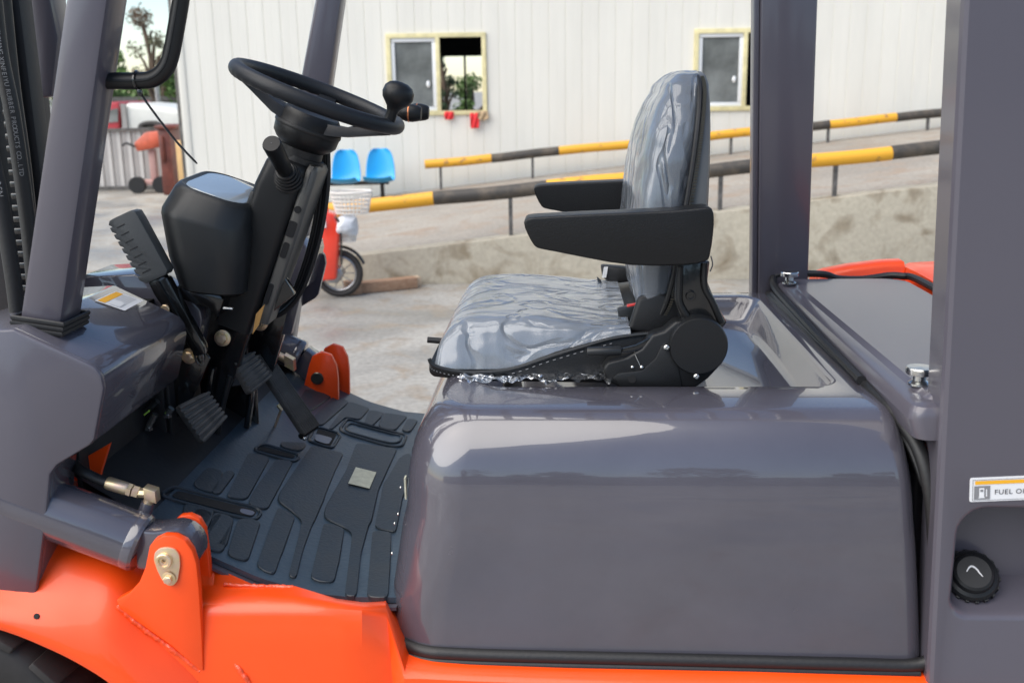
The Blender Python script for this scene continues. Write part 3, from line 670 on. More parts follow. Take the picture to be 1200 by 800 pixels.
# side frame behind the fender, from the bracket back under the hood
cols = []
A_ = [(150,598),(200,612),(250,640),(300,665),(345,681),(395,696),(424,700),(440,701),(452,703)]
for ax, ay in A_[:7]:
    k = max(0, min(1, (ax-200)/60))
    a0_ = PY(ax, ay+2, -.45); a0_.z = min(a0_.z, fz(a0_.x)-.019)
    w1 = PY(ax, max(686, ay+5), -.486); 
    cols.append([Vector((a0_.x,-.43,a0_.z)), a0_, a0_.lerp(w1,.9), w1, PY(ax,max(697,ay+8),-.512), PY(ax,max(705,ay+11),-.528), PY(ax,max(713,ay+15),-.537), PY(ax,max(722,ay+20),-.542), PY(ax,760,-.550), PY(ax,860,-.560), Vector((a0_.x-.01,-.43,.36))])
cols.append([Vector((PY(452,705,-.45).x,-.43,.655)), PY(452,703,-.45), PY(452,704,-.47), PY(452,706,-.486), PY(452,708,-.493), PY(452,711,-.498), PY(453,716,-.503), PY(454,724,-.508), PY(458,775,-.535), PY(464,860,-.560), Vector((-.28,-.43,.36))])
for x, zt_ in ((-.255,.606),(-.225,.606),(-.15,.603),(.0,.600),(.30,.598),(.62,.592),(.95,.585)):
    cols.append([Vector((x,-.43,zt_+.003)), Vector((x,-.45,zt_+.003)), Vector((x,-.49,zt_+.002)), Vector((x,-.50,zt_+.002)), Vector((x,-.52,zt_)), Vector((x,-.535,zt_)), Vector((x,-.552,zt_-.003)), Vector((x,-.560,zt_-.010)), Vector((x,-.568,zt_-.05)), Vector((x,-.575,.40)), Vector((x,-.43,.36))])
b = MB(); b.loft(cols, True, True); frame = b.build('side_frame', ORANGE, FL, smooth=32)
def weld(pts, r=.003, seed=0):
    rn = random.Random(seed); q = catmull(pts, 14); b = MB(); q = [p+Vector((rn.uniform(-1,1),rn.uniform(-1,1),rn.uniform(-1,1)))*.0006 for p in q]
    b.tube(q, [r*(rn.uniform(.75,1.15) if 0 < i < len(q)-1 else .3) for i in range(len(q))], 8); return b.build('weld_seam', WELD, frame, smooth=60)
weld([PY(262,684,-.487), PY(290,686,-.487), PY(325,687,-.487), PY(345,688,-.487)], .0040, 1)
weld([PY(138,708,-.547), PY(168,735,-.548), PY(200,758,-.548), PY(236,786,-.548)], .0055, 2)
weld([PY(243,744,-.50), PY(262,760,-.535), PY(282,785,-.552), PY(300,815,-.556)], .0045, 3)
# frame belly, bulkhead and the far side
b = MB(); b.box((-1.3,-.415,.25),(1.25,.54,.55)); b.box((-.95,-.415,.50),(-.36,.54,.60)); b.build('chassis_body', ORANGE, FL, bev=.01)
b = MB(); b.box((-1.02,-.46,.55),(-.985,.56,1.02)); b.build('bulkhead', ORANGE, FL)
b = MB(); b.box((-.70,.56,.30),(.95,.66,.62)); b.box((-1.3,.56,.66),(-.66,.66,.72)); b.prism([(-.66,.56,.60),(-.66,.56,.80),(-.72,.56,.82),(-.98,.56,.82),(-.98,.56,.70)], (0,.03,0)); b.build('far_side_frame', ORANGE, FL, bev=.01)
b = MB(); c = PY(45,722,-.580); b.cyl(c+Vector((0,-.006,.004)), c+Vector((0,.03,-.02)), .0045, 10); b.build('drain_hole', DARKIN, fend)

# ---- wheels
def forkwheel(cx, cy, cz, r, wd, name='front_wheel'):
    b = MB(); hw = wd/2; c = Vector((cx, cy, cz))
    b.lathe(c, (0,1,0), [(r*.58,-hw*.8),(r*.80,-hw),(r*.93,-hw*.95),(r*.965,-hw*.8),(r*.975,0),(r*.965,hw*.8),(r*.93,hw*.95),(r*.80,hw),(r*.58,hw*.8),(r*.56,0),(r*.58,-hw*.8)], 64)
    t = b.build('tyre', TYRE, FL, smooth=50)
    proto_ = None
    for i in range(26):
        a = 2*math.pi*i/26
        for s in (-1, 1):
            bb = MB(); pts = []
            aa = a+(0.12 if s > 0 else 0)
            for (da, yy) in ((-.085,.06),(.035,.06),(.075,.45),(.085,.98),(-.06,.98),(-.07,.55)):
                pts.append((aa+da, s*yy*hw))
            lo = [c+Vector((math.cos(q)*r*.955, y, math.sin(q)*r*.955)) for q, y in pts]; hi = [c+Vector((math.cos(q)*r*(1.0 if abs(y) < hw*.9 else .985), y, math.sin(q)*r*(1.0 if abs(y) < hw*.9 else .985))) for q, y in pts]
            if s < 0: lo.reverse(); hi.reverse()
            bb.loft([lo, hi], False, True); bb.build('tread_lug', TYRE, t, bev=.004, smooth=35)
    b = MB(); b.lathe(c, (0,-1,0), [(r*.57,hw*.75),(r*.60,hw*.86),(r*.54,hw*.80),(r*.5,hw*.3),(r*.2,hw*.25),(r*.2,hw*.5),(0,hw*.52)], 40); b.build('rim', WHITE if False else GREYS, t)
    return t
forkwheel(-1.09, -.505, .372, .374, .19)
forkwheel(-1.09, .62, .372, .374, .19)
def plainwheel(c, r, hw):
    b = MB(); b.lathe(c, (0,1,0), [(r*.5,-hw*.8),(r*.9,-hw),(r,-hw*.8),(r,hw*.8),(r*.9,hw),(r*.5,hw*.8)], 48); t = b.build('rear_tyre', TYRE, FL)
    b = MB(); b.lathe(c, (0,-1,0), [(r*.55,hw*.8),(r*.5,hw*.3),(0,hw*.3)], 30); b.build('rim', GREYS, t)
plainwheel((.85,-.46,.25), .25, .08); plainwheel((.85,.52,.25), .25, .08)

# ---- front cowl
CY = -.55
top = [(0,392),(8,388),(15,386),(98,424),(110,430),(118,440),(121,455),(118,472),(110,515),(104,522),(66,545),(58,556),(54,600),(40,708),(0,697)]
cp = [PY(x, y, CY) for x, y in top]; ex = [p.copy() for p in cp]
b = MB()
far_pt = cp[0]; pl = [Vector((-.935, CY, 1.160))]+cp[2:]+[Vector((-.935, CY, cp[-1].z+.005))]
# side skin
b.prism(pl, (0,.012,0))
b.build('cowl_side_plate', GREYS, FL, bev=.004)
b = MB(); hd = [Vector((-1.22, CY+.012, cp[0].z+.14))]+cp[2:8]+[cp[8]]
hdv = [Vector((p.x, CY+.0115, p.z)) for p in hd]
prof_top = [Vector((-.935,0,1.158)), Vector((cp[2].x,0,cp[2].z-.001))]+[Vector((p.x-.002,0,p.z-.0015)) for p in cp[3:10]]
def cowl_strip(y0, y1, name='cowl_top', m=GREY, zs=0, xs=0):
    b = MB(); a = [Vector((p.x+xs, y0, p.z)) for p in prof_top]; c_ = [Vector((p.x+xs, y1, p.z)) for p in prof_top]
    inn = [Vector((-1.22,0,prof_top[-1].z))]
    ra = a+[Vector((-.935, y0, prof_top[-1].z))]; rc = c_+[Vector((-.935, y1, prof_top[-1].z))]
    b.loft([ra, rc])
    for v in b.v: v.z += zs
    return b.build(name, m, FL, bev=.003, smooth=50)
cowl = cowl_strip(CY+.0125, -.19)
b = MB(); a = [Vector((p.x, -.189, p.z)) for p in prof_top]
cowl_mid = cowl_strip(-.075, .075, xs=-.012)
b = MB(); b.box((-.93,-.19,.98),(-.80,-.075,1.115)); b.build('cowl_notch', DARKIN, FL)
far_cowl = cowl_strip(.42, .585, 'far_cowl', xs=.082, zs=.045)
b = MB(); b.prism([Vector((p.x+.08, .586, p.z)) for p in cp[3:]]+[Vector((-.85,.586,cp[-1].z)), Vector((-.85,.586,cp[3].z+.04))], (0,.015,0)); b.build('far_cowl_side_plate', GREYS, FL)
# lower leg of the cowl (boxed, shows its dark rear face)
leg = [cp[i] for i in range(9, 15)]
b = MB(); lp = [Vector((p.x-.001, CY+.0125, p.z)) for p in (cp[10],cp[11],cp[12],cp[13])]+[Vector((-.93,CY+.0125,cp[13].z+.004)), Vector((-.93,CY+.0125,cp[10].z))]
b.prism(lp, (0,.085,0)); b.build('cowl_leg', GREY, FL, bev=.005)
# caution label on the cowl top
def topz(x):
    for p, q_ in zip(prof_top, prof_top[1:]):
        if p.x <= x <= q_.x: return p.z+(q_.z-p.z)*(x-p.x)/(q_.x-p.x)
    return prof_top[3].z
def oncowl(px, py, l=.0015):
    r = ray(px, py); lo, hi = .5, 4
    for _ in range(40):
        t = (lo+hi)/2; p = CAM+r*t
        if p.z > topz(p.x)+l: lo = t
        else: hi = t
    return CAM+r*lo
q = [oncowl(x, y) for x, y in ((111,352),(136,341),(168,352),(146,364))]
b = MB(); b.add(q, [(0,3,2,1)]); lab = b.build('warning_label', WHITE, cowl, smooth=0)
def subq(q, u0, u1, v0, v1, lift): 
    f = lambda u, v: q[0].lerp(q[1], v).lerp(q[3].lerp(q[2], v), u)+Vector((0,0,lift)); return [f(u0,v0), f(u1,v0), f(u1,v1), f(u0,v1)]
b = MB(); b.add(subq(q, .05,.30,.05,.95,.0006), [(0,1,2,3)]); b.build('label_band', YEL, lab, smooth=0)
for i in range(6):
    b = MB(); b.add(subq(q, .38+.08*i,.395+.08*i,.45 if i<4 else .1,.92,.0006), [(0,1,2,3)]); b.build('label_text_line', LGREY, lab, smooth=0)
b = MB(); b.add(subq(q, .40,.78,.08,.40,.0006), [(0,1,2,3)]); b.add(subq(q, .42,.76,.10,.38,.0009), [(0,1,2,3)]); b.build('label_diagram', LGREY if False else WHITE, lab, smooth=0)

# ---- overhead guard pillars
def bar4(a, c, name, m, bev=.006, **t):       # loft between two quads
    b = MB(); b.loft([a, c]); return b.build(name, m, FL, bev=bev, smooth=30, **t)
def quad(p0, p1, y0, y1):
    return [Vector((p0.x,y0,p0.z)), Vector((p1.x,y0,p1.z)), Vector((p1.x,y1,p1.z)), Vector((p0.x,y1,p0.z))]
pb0, pb1 = PY(20,384,-.50), PY(69,394,-.50); pt0, pt1 = PY(75,0,-.50), PY(126,0,-.50)
def ext(b_, t_, z): return b_+(t_-b_)*((z-b_.z)/(t_.z-b_.z))
top_z = 2.12
pb0z = ext(pb0, pt0, 1.12); pb1z = ext(pb1, pt1, 1.10)
fp = bar4(quad(pb0z, pb1z, -.50, -.425), quad(ext(pb0,pt0,top_z), ext(pb1,pt1,top_z), -.50, -.425), 'front_pillar', GREYS, .010)
# gasket rings round its foot
for k in range(3):
    z = 1.158+.0075*k; b = MB(); a0_, a1_ = ext(pb0,pt0,z), ext(pb1,pt1,z-.012); e = .006
    b.tube([Vector((a0_.x-e,-.50-e,a0_.z)), Vector((a1_.x+e,-.50-e,a1_.z)), Vector((a1_.x+e,-.425+e,a1_.z)), Vector((a0_.x-e,-.425+e,a0_.z))], .0040, 8, closed=True); b.build('gasket', RUBB, fp)
qf0, qf1 = PY(353,86,.50), PY(387,90,.50); qt0, qt1 = PY(369,0,.50), PY(400,0,.50)
fp2 = bar4(quad(ext(qf0,qt0,.80), ext(qf1,qt1,.80), .50, .56), quad(ext(qf0,qt0,top_z), ext(qf1,qt1,top_z), .50, .56), 'front_pillar', GREYS, .008)
# far rear pillar
a0_, a1_ = PY(889,335,.50), PY(948,315,.50); t0_, t1_ = PY(892,0,.50), PY(959,0,.50)
bar4(quad(ext(a0_,t0_,.95), ext(a1_,t1_,.95), .50, .56), quad(ext(a0_,t0_,top_z), ext(a1_,t1_,top_z), .50, .56), 'rear_pillar', GREYS, .008)
b = MB(); e0, e1 = ext(a0_,t0_,.96), ext(a0_,t0_,top_z)
b.loft([quad(e0+Vector((-.014,0,0)), e0+Vector((-.0005,0,0)), .512, .556), quad(e1+Vector((-.014,0,0)), e1+Vector((-.0005,0,0)), .512, .556)]); b.build('pillar_flange', GREYS, FL, bev=.003)

# near rear panel with fuel filler recess
NY = -.55
nl = lambda z: .548+(1.288-z)*.035 if z < 1.288 else .548-(z-1.288)*.035
zc0, zc1 = .40, .96
nx1 = 0.96
hx0, hx1, hz0, hz1 = PY(1114,660,NY).x, PY(1114,660,NY).x+.20, PY(1150,727,NY).z, PY(1160,591,NY).z
def rrv(x0, x1, z0, z1, r, y, n=7):
    ring = rr(x0, x1, z0, z1, r, 0, n); return [Vector((p.x, y, p.y)) for p in ring]
outer = []
hole = rrv(hx0, hx1, hz0, hz1, [.035,.035,.045,.03], NY)
n7 = 7
# outer ring: same number of points, projected to the panel rectangle
rect = rrv(nl(zc0), nx1, zc0, zc1, [.0001]*4, NY)
for p in rect:
    if p.x < .7: p.x = nl(p.z)
rings = [rect, hole]
for (ins, dy) in ((.003,.0012),(.007,.006),(.010,.015)): rings.append(rrv(hx0+ins, hx1-ins, hz0+ins, hz1-ins, [.034,.034,.044,.03], NY+dy))
rings.append(rrv(hx0+.013, hx1-.02, hz0+.03, hz1-.015, .03, NY+.07)); rings.append(rrv(hx0+.02, hx1-.04, hz0+.07, hz1-.012, .02, NY+.19))
b = MB(); b.loft(rings, False, True); 
for v in b.v[:28]: pass
pan = b.build('fuel_panel', GREYS, FL, smooth=35)
# upper pillar face + folded front edge
b = MB(); z0_, z1_2 = zc1, top_z
b.add([Vector((nl(z0_),NY,z0_)), Vector((nx1,NY,z0_)), Vector((nx1-.35,NY,z1_2)), Vector((nl(z1_2),NY,z1_2))], [(0,1,2,3)])
e = .006
for (dx0,dy0),(dx1,dy1) in (((0,0),(-.0055,.003)),((-.0055,.003),(-.008,.010)),((-.008,.010),(.0,.085))):
    zz = [zc0, .96, 1.288, z1_2]
    for za, zb_ in zip(zz, zz[1:]):
        b.add([Vector((nl(za)+dx1,NY+dy1,za)), Vector((nl(za)+dx0,NY+dy0,za)), Vector((nl(zb_)+dx0,NY+dy0,zb_)), Vector((nl(zb_)+dx1,NY+dy1,zb_))], [(0,1,2,3)])
b.add([Vector((nl(zc0),NY+.085,zc0)), Vector((nl(z1_2),NY+.085,z1_2)), Vector((nx1-.35,NY+.085,z1_2)), Vector((nx1,NY+.085,zc0))], [(0,1,2,3)])
rp2 = b.build('rear_pillar', GREYS, FL, smooth=50)
# roof of the guard
b = MB(); xa, xb = ext(pb0,pt0,top_z).x, nl(top_z)+.16
b.box((xa-.02,-.55,2.12),(xb,-.47,2.19)); b.box((xa-.02,.49,2.12),(xb,.57,2.19)); b.box((xa-.02,-.469,2.12),(xa+.06,.489,2.19)); b.box((xb-.08,-.469,2.12),(xb,.489,2.19)); roof = b.build('guard_roof', GREYS, FL, bev=.01)
bar = None
for i in range(9):
    x = xa+.13+i*(xb-xa-.28)/8
    if bar is None: b = MB(); b.box((x-.012,-.469,2.13),(x+.012,.489,2.17)); bar = b.build('roof_bar', GREYS, roof, bev=.003); x0_ = x
    else: dupc(bar, (x-x0_,0,0))

# fuel cap
cc = PY(1140,672,NY+.045); ax = Vector((-.12,-.72,.68)).normalized()
b = MB(); b.lathe(cc-ax*.02, ax, [(r_*1.32,h_*1.25) for r_,h_ in [(.026,-.02),(.029,-.018),(.0305,-.012),(.0305,.010),(.028,.014),(.024,.016),(.022,.022),(.019,.024),(0,.024)]], 48); cap = b.build('fuel_cap', PLAST, FL, smooth=30)
a_ = ax.orthogonal().normalized(); b_ = ax.cross(a_)
for k in range(18):
    t = 2*math.pi*k/18; d = a_*math.cos(t)+b_*math.sin(t); b = MB(); b.obox(cc-ax*.02+d*.0402+ax*(-.003), d*.0028, ax.cross(d)*.0030, ax*.013); b.build('cap_rib', PLAST, cap, bev=.0006, seg=1)
xr = (RT-ax*RT.dot(ax)).normalized(); yr = ax.cross(xr)
b = MB(); ctr = cc-ax*.02+ax*.0305; b.tube([ctr+xr*(-.011+.022*t)+yr*(.001+.009*math.sin(math.pi*min(1,t*1.25))*(.9)-.006*max(0,t-.75)*6) for t in [i/16 for i in range(17)]], [.0004+.0011*math.sin(math.pi*(.12+.8*i/16)) for i in range(17)], 6); b.build('paint_mark', WHITE, cap)
b = MB(); b.lathe(cc-ax*.075, ax, [(.022,0),(.022,.04)], 20); b.build('filler_neck', BMET, cap)

# fuel sticker
sa, sb, sc_, sd_ = PY(1137,560,NY-.0012), PY(1220,556.5,NY-.0012), PY(1220,584.5,NY-.0012), PY(1136,588,NY-.0012)
b = MB(); b.prism(roundpoly([sa,sb,sc_,sd_], .003, 2), (0,.0011,0)); stk = b.build('fuel_sticker', WHITE, pan, smooth=0)
sq = [sa,sb,sc_,sd_]
def sub2(u0,u1,v0,v1,l): f = lambda u,v: sa.lerp(sb,u).lerp(sd_.lerp(sc_,u),v)+Vector((0,-l,0)); return [f(u0,v0),f(u0,v1),f(u1,v1),f(u1,v0)]
def patch(name, u0,u1,v0,v1,l,m): b = MB(); b.add(sub2(u0,u1,v0,v1,l), [(0,1,2,3)]); return b.build(name, m, stk, smooth=0)
patch('yellow_band', .07,.97,.13,.28,.0006, YEL); patch('symbol_field', .06,.285,.34,.90,.0006, LGREY)
patch('pump_symbol', .13,.20,.42,.82,.0010, WHITE); patch('pump_window', .145,.185,.48,.58,.0013, LGREY); patch('pump_base', .12,.21,.80,.84,.0012, WHITE); patch('pump_hose', .225,.24,.48,.78,.0010, WHITE)
for (u0,u1,v0,v1) in ((.035,.985,.08,.10),(.035,.985,.93,.95),(.035,.043,.10,.93)): patch('border_line', u0,u1,v0,v1,.0006, LGREY)
p0 = sub2(.545,.545,.62,.62,.0009)[0]; text('FUEL OIL', .0108, INK, p0+Vector((.004,0,0)), sb-sa, sa-sd_, stk, sx=1.05, ext=.0001)

# ---- hood (engine cover)
XR0, XR1 = .575, .545
b = MB(); rings = []
def hr(z, x0, x1, y0, y1, rf, rb=.03, n=8): return rr(x0, x1, y0, y1, [rb, rb, rf, rf], z, n)
lev = [(.612,-.298,.571,-.513,.601,.105),(.70,-.290,.562,-.511,.599,.105),(.80,-.272,.551,-.508,.597,.105),(.835,-.263,.546,-.506,.596,.105)]
for z,x0,x1,y0,y1,rf in lev: rings.append(hr(z,x0,x1,y0,y1,rf))
for k in range(1, 11):
    a = R(9*k); ins = .085*(1-math.cos(a)); zz = .850+.154*math.sin(a); insr = .016*(1-math.cos(a))
    rings.append(hr(zz, -.262+.072*(1-math.cos(a)), .545-insr-.023*k/10, -.503+ins*.95, .593-ins*.95, .105-.04*(1-math.cos(a)), .03))
rx = (-.15,.470,-.312,.468)
rings.append(hr(1.0045, -.17, .480, -.36, .495, .05, .05))
for (ins, dz) in ((0,0),(.003,-.001),(.007,-.005),(.011,-.014),(.030,-.046),(.036,-.054),(.046,-.057)): rings.append(hr(1.0045+dz, rx[0]+ins, rx[1]-ins, rx[2]+ins, rx[3]-ins, .045, .045))
b.loft(rings, False, True); hood = b.build('hood', GREY, FL, smooth=60)
# rubber seal: along the foot, up the rear edge and across the top
lo_ring = hr(.614, -.300, .575, -.514, .610, .108)
b = MB(); 
near = sorted([p for p in lo_ring if p.y < .2], key=lambda p: 0)
def ringpt(i): return lo_ring[i % len(lo_ring)]
# order: corner0 (x1,y0) pts 0-7, corner1 8-15, corner2 (x0,y1) 16-23, corner3 (x0,y0) 24-31
path = [ringpt(i) for i in range(16, 32)]+[Vector((-.1,-.516,.612)), Vector((.2,-.517,.609)), Vector((.45,-.518,.606))]+[Vector((.556,-.518,.606)), Vector((.578,-.518,.630)), Vector((.580,-.510,.70)), Vector((.570,-.506,.82)), Vector((.558,-.500,.90)), Vector((.545,-.475,.955)), Vector((.528,-.43,.985)), Vector((.515,-.35,1.000)), Vector((.508,0,1.004)), Vector((.504,.45,1.004)), Vector((.512,.56,.98)), Vector((.55,.60,.90))]
b.tube(catmull(path, 4), .0112, 10, side=None); b.build('hood_seal', RUBB, hood)
b = MB(); path2 = [p+Vector((0,0,-.012)) + (Vector((p.x-.1, p.y-.05, 0)).normalized()*.006) for p in path[:20]]
b.tube(catmull(path2, 4), .0075, 10); b.build('lower_seal', RUBB, hood)
for (x, y) in ((471,571),(468,602),(464,613),(461,648)):
    p = PX(x, y, -.283); b = MB(); b.lathe(Vector((p.x-.002,p.y,p.z)), (-1,-.1,.1), [(.0032,0),(.0028,.0012),(0,.0018)], 12); b.build('rivet', STEEL, hood)
p = PX(477,571,-.279); b = MB(); b.box((p.x-.004,p.y-.006,p.z-.02),(p.x-.001,p.y+.008,p.z+.02)); b.build('small_label', CREAM, hood)

# ---- rear cover, knobs, counterweight
b = MB(); rings = []
rc0, rc1, ry0, ry1 = .512, .835, -.53, .497
for z, e_, ey in ((.60,.085,.22),(.90,.080,.22),(.975,.075,.22),(.985,.010,.0),(1.015,.0,0),(1.027,.002,.002),(1.034,.006,.006),(1.037,.013,.013)): rings.append(rr(rc0+e_, rc1-min(e_,.013), ry0+ey, ry1-min(e_,.013), [.02,.06,.03,.02], z, 5))
rings.append(rr(rc0+.030, rc1-.02, ry0+.03, ry1-.02, [.02,.05,.02,.02], 1.038, 5)); rings.append(rr(rc0+.040, rc1-.02, ry0+.03, ry1-.02, [.02,.05,.02,.02], 1.044, 5))
b.loft(rings, False, True); rcov = b.build('radiator_cover', GREYS, FL, smooth=24)
b = MB(); b.box((.590,-.50,.86),(.600,-.31,.980)); b.build('cover_end_plate', GREYS, rcov)
b = MB(); b.tube(catmull([(rc0-.008,-.30,1.012),(rc0-.007,0,1.015),(rc0-.006,.40,1.025),(rc0-.002,.49,1.04),(rc0+.02,.508,1.05),(rc0+.12,.510,1.05),(rc0+.16,.512,1.038),(rc0+.22,.514,1.036),(rc0+.28,.514,1.044),(rc0+.308,.497,1.046),(rc1+.008,.45,1.046),(rc1+.008,.1,1.046),(rc1+.008,-.5,1.046)], 6), .0085, 8); b.build('edge_trim', RUBB, rcov)
b = MB(); b.tube(catmull([(.556,-.49,.90),(.540,-.46,.95),(.518,-.40,.99),(.506,-.2,1.006),(.504,.1,1.008),(.502,.45,1.012)], 8), .008, 8); b.build('inner_seal', RUBB, rcov)
for (x, y, s) in ((1078,437,1.0),(925,323,1.0)):
    p = PZ(x, y, 1.062); b = MB(); b.lathe(Vector((p.x,p.y,1.044)), (0,0,1), [(.017,0),(.017,.003),(.012,.006),(.010,.007),(.010,.015),(.0205,.017),(.0215,.019),(.0215,.026),(.020,.028),(0,.0285)], 40)
    kn = b.build('latch_knob', STEEL, rcov, smooth=30)
b = MB()
sec = [(-.58,.55),(-.585,.95),(-.56,1.03),(-.50,1.046),(0,1.050),(.50,1.056),(.60,1.054),(.66,1.02),(.70,.95),(.70,.55)]
rg = []
for x, k_, dz in ((.853,0,0),(.87,.0,.008),(.95,.0,.012),(1.10,.0,.005),(1.22,.05,-.06),(1.28,.15,-.25)):
    rg.append([Vector((x, y*(1-k_*.4), .5+(z-.5)*(1-k_)+(dz if z > .9 else 0))) for y, z in sec])
b.loft(rg); b.build('counterweight', ORANGE, FL, smooth=60)
b = MB(); rg = []
for x, z in ((.640,1.034),(.66,1.042),(.72,1.054),(.80,1.064),(.852,1.066)):
    rg.append([Vector((x,.575,.6)), Vector((x,.575,z-.012)), Vector((x,.585,z)), Vector((x,.63,z+.002)), Vector((x,.68,z-.03)), Vector((x,.69,.6))])
b.loft(rg); b.build('counterweight_shoulder', ORANGE, FL, smooth=60)

# ---- tilt cylinders
def tiltcyl(pin, yc, near):
    # tube axis
    if near:
        a, c = PY(60,596,yc), PY(166,636,yc)
    else:
        a, c = PY(262,378,yc), PY(352,418,yc)
    r = .047 if near else .043
    d = (c-a).normalized(); a2 = a-d*.25
    b = MB(); b.tube([a2, c-d*.012, c-d*.004, c, c+d*.002], [r, r, r*.97, r*.9, r*.6], 36); tc = b.build('tilt_cylinder', GREY, FL, smooth=40)
    b = MB(); b.tube([c-d*.016, c-d*.014, c-d*.002, c+d*.003], [r*1.0, r*1.015, r*1.015, r*.95], 36); b.build('end_cap', GREY, tc, smooth=30)
    # rod end: flat eye
    e = pin; hw = .027; er = .040; dd = (e-c); dd.y = 0; dn = dd.normalized(); nn = Vector((-dn.z,0,dn.x))
    pts = [c+nn*.034, c+dn*.03+nn*.034]+[e+nn*er*math.cos(t)+dn*er*math.sin(t) for t in [R(i*15) for i in range(0, 13)]]+[c+dn*.03-nn*.034, c-nn*.034]
    b = MB(); b.prism([Vector((p.x, yc-hw, p.z)) for p in pts], (0,2*hw,0)); b.build('rod_eye', GREY, tc, bev=.006, seg=2)
    return tc
pin_n = PY(196,655,-.5); pn = PY(199,652,-.545); pn = Vector((pn.x, -.505, pn.z))
tc1 = tiltcyl(pn, -.505, True)
pf = PY(377,437,.5); pfv = Vector((pf.x, .50, pf.z)); tc2 = tiltcyl(pfv, .50, False)
brk = [(175,640),(181,632),(192,627),(205,628),(217,634),(225,645),(230,660),(233,690),(236,740),(238,786),(231,783),(200,756),(170,735),(140,713),(136,703),(152,694),(163,682),(170,665)]
y0b = -.556
prof(brk, y0b, y0b+.016, 'mounting_bracket', ORANGE, FL, bev=.0025, yref=-.556)
b = MB(); bk2 = [(200,625),(203,611),(211,604),(222,603),(233,608),(240,620),(245,655),(252,745),(246,752),(225,742),(200,735),(198,660)]
b.prism([PY(x,y,-.474) for x, y in bk2], (0,.014,0)); b.build('mounting_bracket', ORANGE, FL, bev=.0025)
fbr = [(362,430),(366,419),(376,414),(388,418),(394,430),(396,445),(397,490),(352,490),(356,455)]
y1b = .455
for yy, sh2 in ((.452,0),(.532,.012)):
    b = MB(); b.prism([Vector((PY(x,y,.452).x+sh2, yy, PY(x,y,.452).z+.004)) for x, y in fbr], (0,.016,0)); b.build('mounting_bracket', ORANGE, FL, bev=.0025)
c = Vector((pfv.x, .452, pfv.z)); b = MB(); b.lathe(c+Vector((0,.0,0)), (0,-1,0), [(.016,-.09),(.016,.003),(.014,.005),(0,.005)], 20); b.build('pin', DST, FL)
# near pin lock plate
kc = [PY(x,y,-.5605) for x, y in ((196,641),(205,643),(210,650),(211,662),(208,680),(203,686),(196,686),(190,680),(184,668),(180,656),(181,647),(187,642))]
b = MB(); b.prism(roundpoly(kc,.004,2), (0,.004,0)); lp = b.build('lock_plate', ZINC, FL, bev=.0008)
b = MB(); p = PY(193,656,-.5605); b.lathe(p, (0,-1,0), [(.0125,0),(.0125,.006),(.0115,.007),(.0085,.007),(.0075,.004),(.004,.004),(.0035,-.001),(0,-.001)], 28); b.build('grease_pin', ZINC, lp, smooth=30)
bolt(PY(198,677,-.5615), (-.05,-1,-.08), .0075, lp)
b = MB(); p = PY(196,655,-.5); b.cyl(Vector((p.x,-.555,p.z)), Vector((p.x,-.46,p.z)), .012, 16); b.build('pin', DST, FL)
# hydraulic hose and fitting into the near cylinder
h0 = [PY(60,530,-.30), PY(84,541,-.42), PY(95,551,-.47), PY(112,560,-.475), PY(128,566,-.475)]
b = MB(); b.tube(catmull(h0, 8), .0088, 12); hose = b.build('hydraulic_hose', RUBB, FL)
p1, p2, p3, p4 = PY(125,565,-.475), PY(150,573,-.475), PY(163,577,-.475), PY(178,578,-.475)
b = MB(); d = (p2-p1).normalized(); b.tube([p1, p1+d*.004, p2-d*.004, p2], [.0095,.0108,.0108,.0098], 20); fit = b.build('hose_fitting', ZINC, hose, smooth=30)
b = MB(); b.tube([p2, p2+d*.007], .0112, 6); b.tube([p2+d*.009, p3], .0100, 6); b.build('fitting_nut', ZINC, fit, smooth=20)
b = MB(); b.tube([p3, p4], .0085, 8); b.obox(p4, d*.010, Vector((0,.010,0)), Vector((0,0,.0105))); b.tube([p4, PY(172,592,-.475)], [.0085,.0085], 12); b.build('elbow', ZINC, fit, bev=.001, smooth=30)
b = MB(); b.tube([PY(174,588,-.475), PY(168,606,-.475)], [.011,.013], 16); b.build('port_boss', GREY, tc1)
# far fitting
p1, p2 = PY(306,405,.40), PY(340,424,.40)
b = MB(); d = (p2-p1).normalized(); b.tube([p1, p1+d*.075], .010, 14); b.tube([p1+d*.08, p2], .012, 6); b.obox(p2, d*.013, Vector((0,.012,0)), Vector((0,0,.014))); b.build('hose_fitting', ZINC, tc2, smooth=30)

# ---- mast, left edge
MX = -1.16
ms = empty('mast', (0,0,0))
bpy.data.objects.remove(ms)
def vbar(px, yy, w_, dpt, z0, z1, name, m, bev=.004, parent=None, dx=0):
    p = PY(px[0], px[1], yy); b = MB(); b.box((p.x-w_/2+dx, yy, z0), (p.x+w_/2+dx, yy+dpt, z1)); return b.build(name, m, parent or FL, bev=bev)
mast = vbar((4,100), -.08, .10, .05, .12, 2.3, 'mast', MBLK)
vbar((-40,100), -.20, .09, .10, .12, 2.3, 'mast_rail', MBLK, parent=mast)
vbar((36,200), -.04, .020, .06, .12, 2.3, 'mast_channel', GREYS, parent=mast)
vbar((8,200), .30, .14, .10, .12, 2.3, 'mast_channel', MBLK, parent=mast)
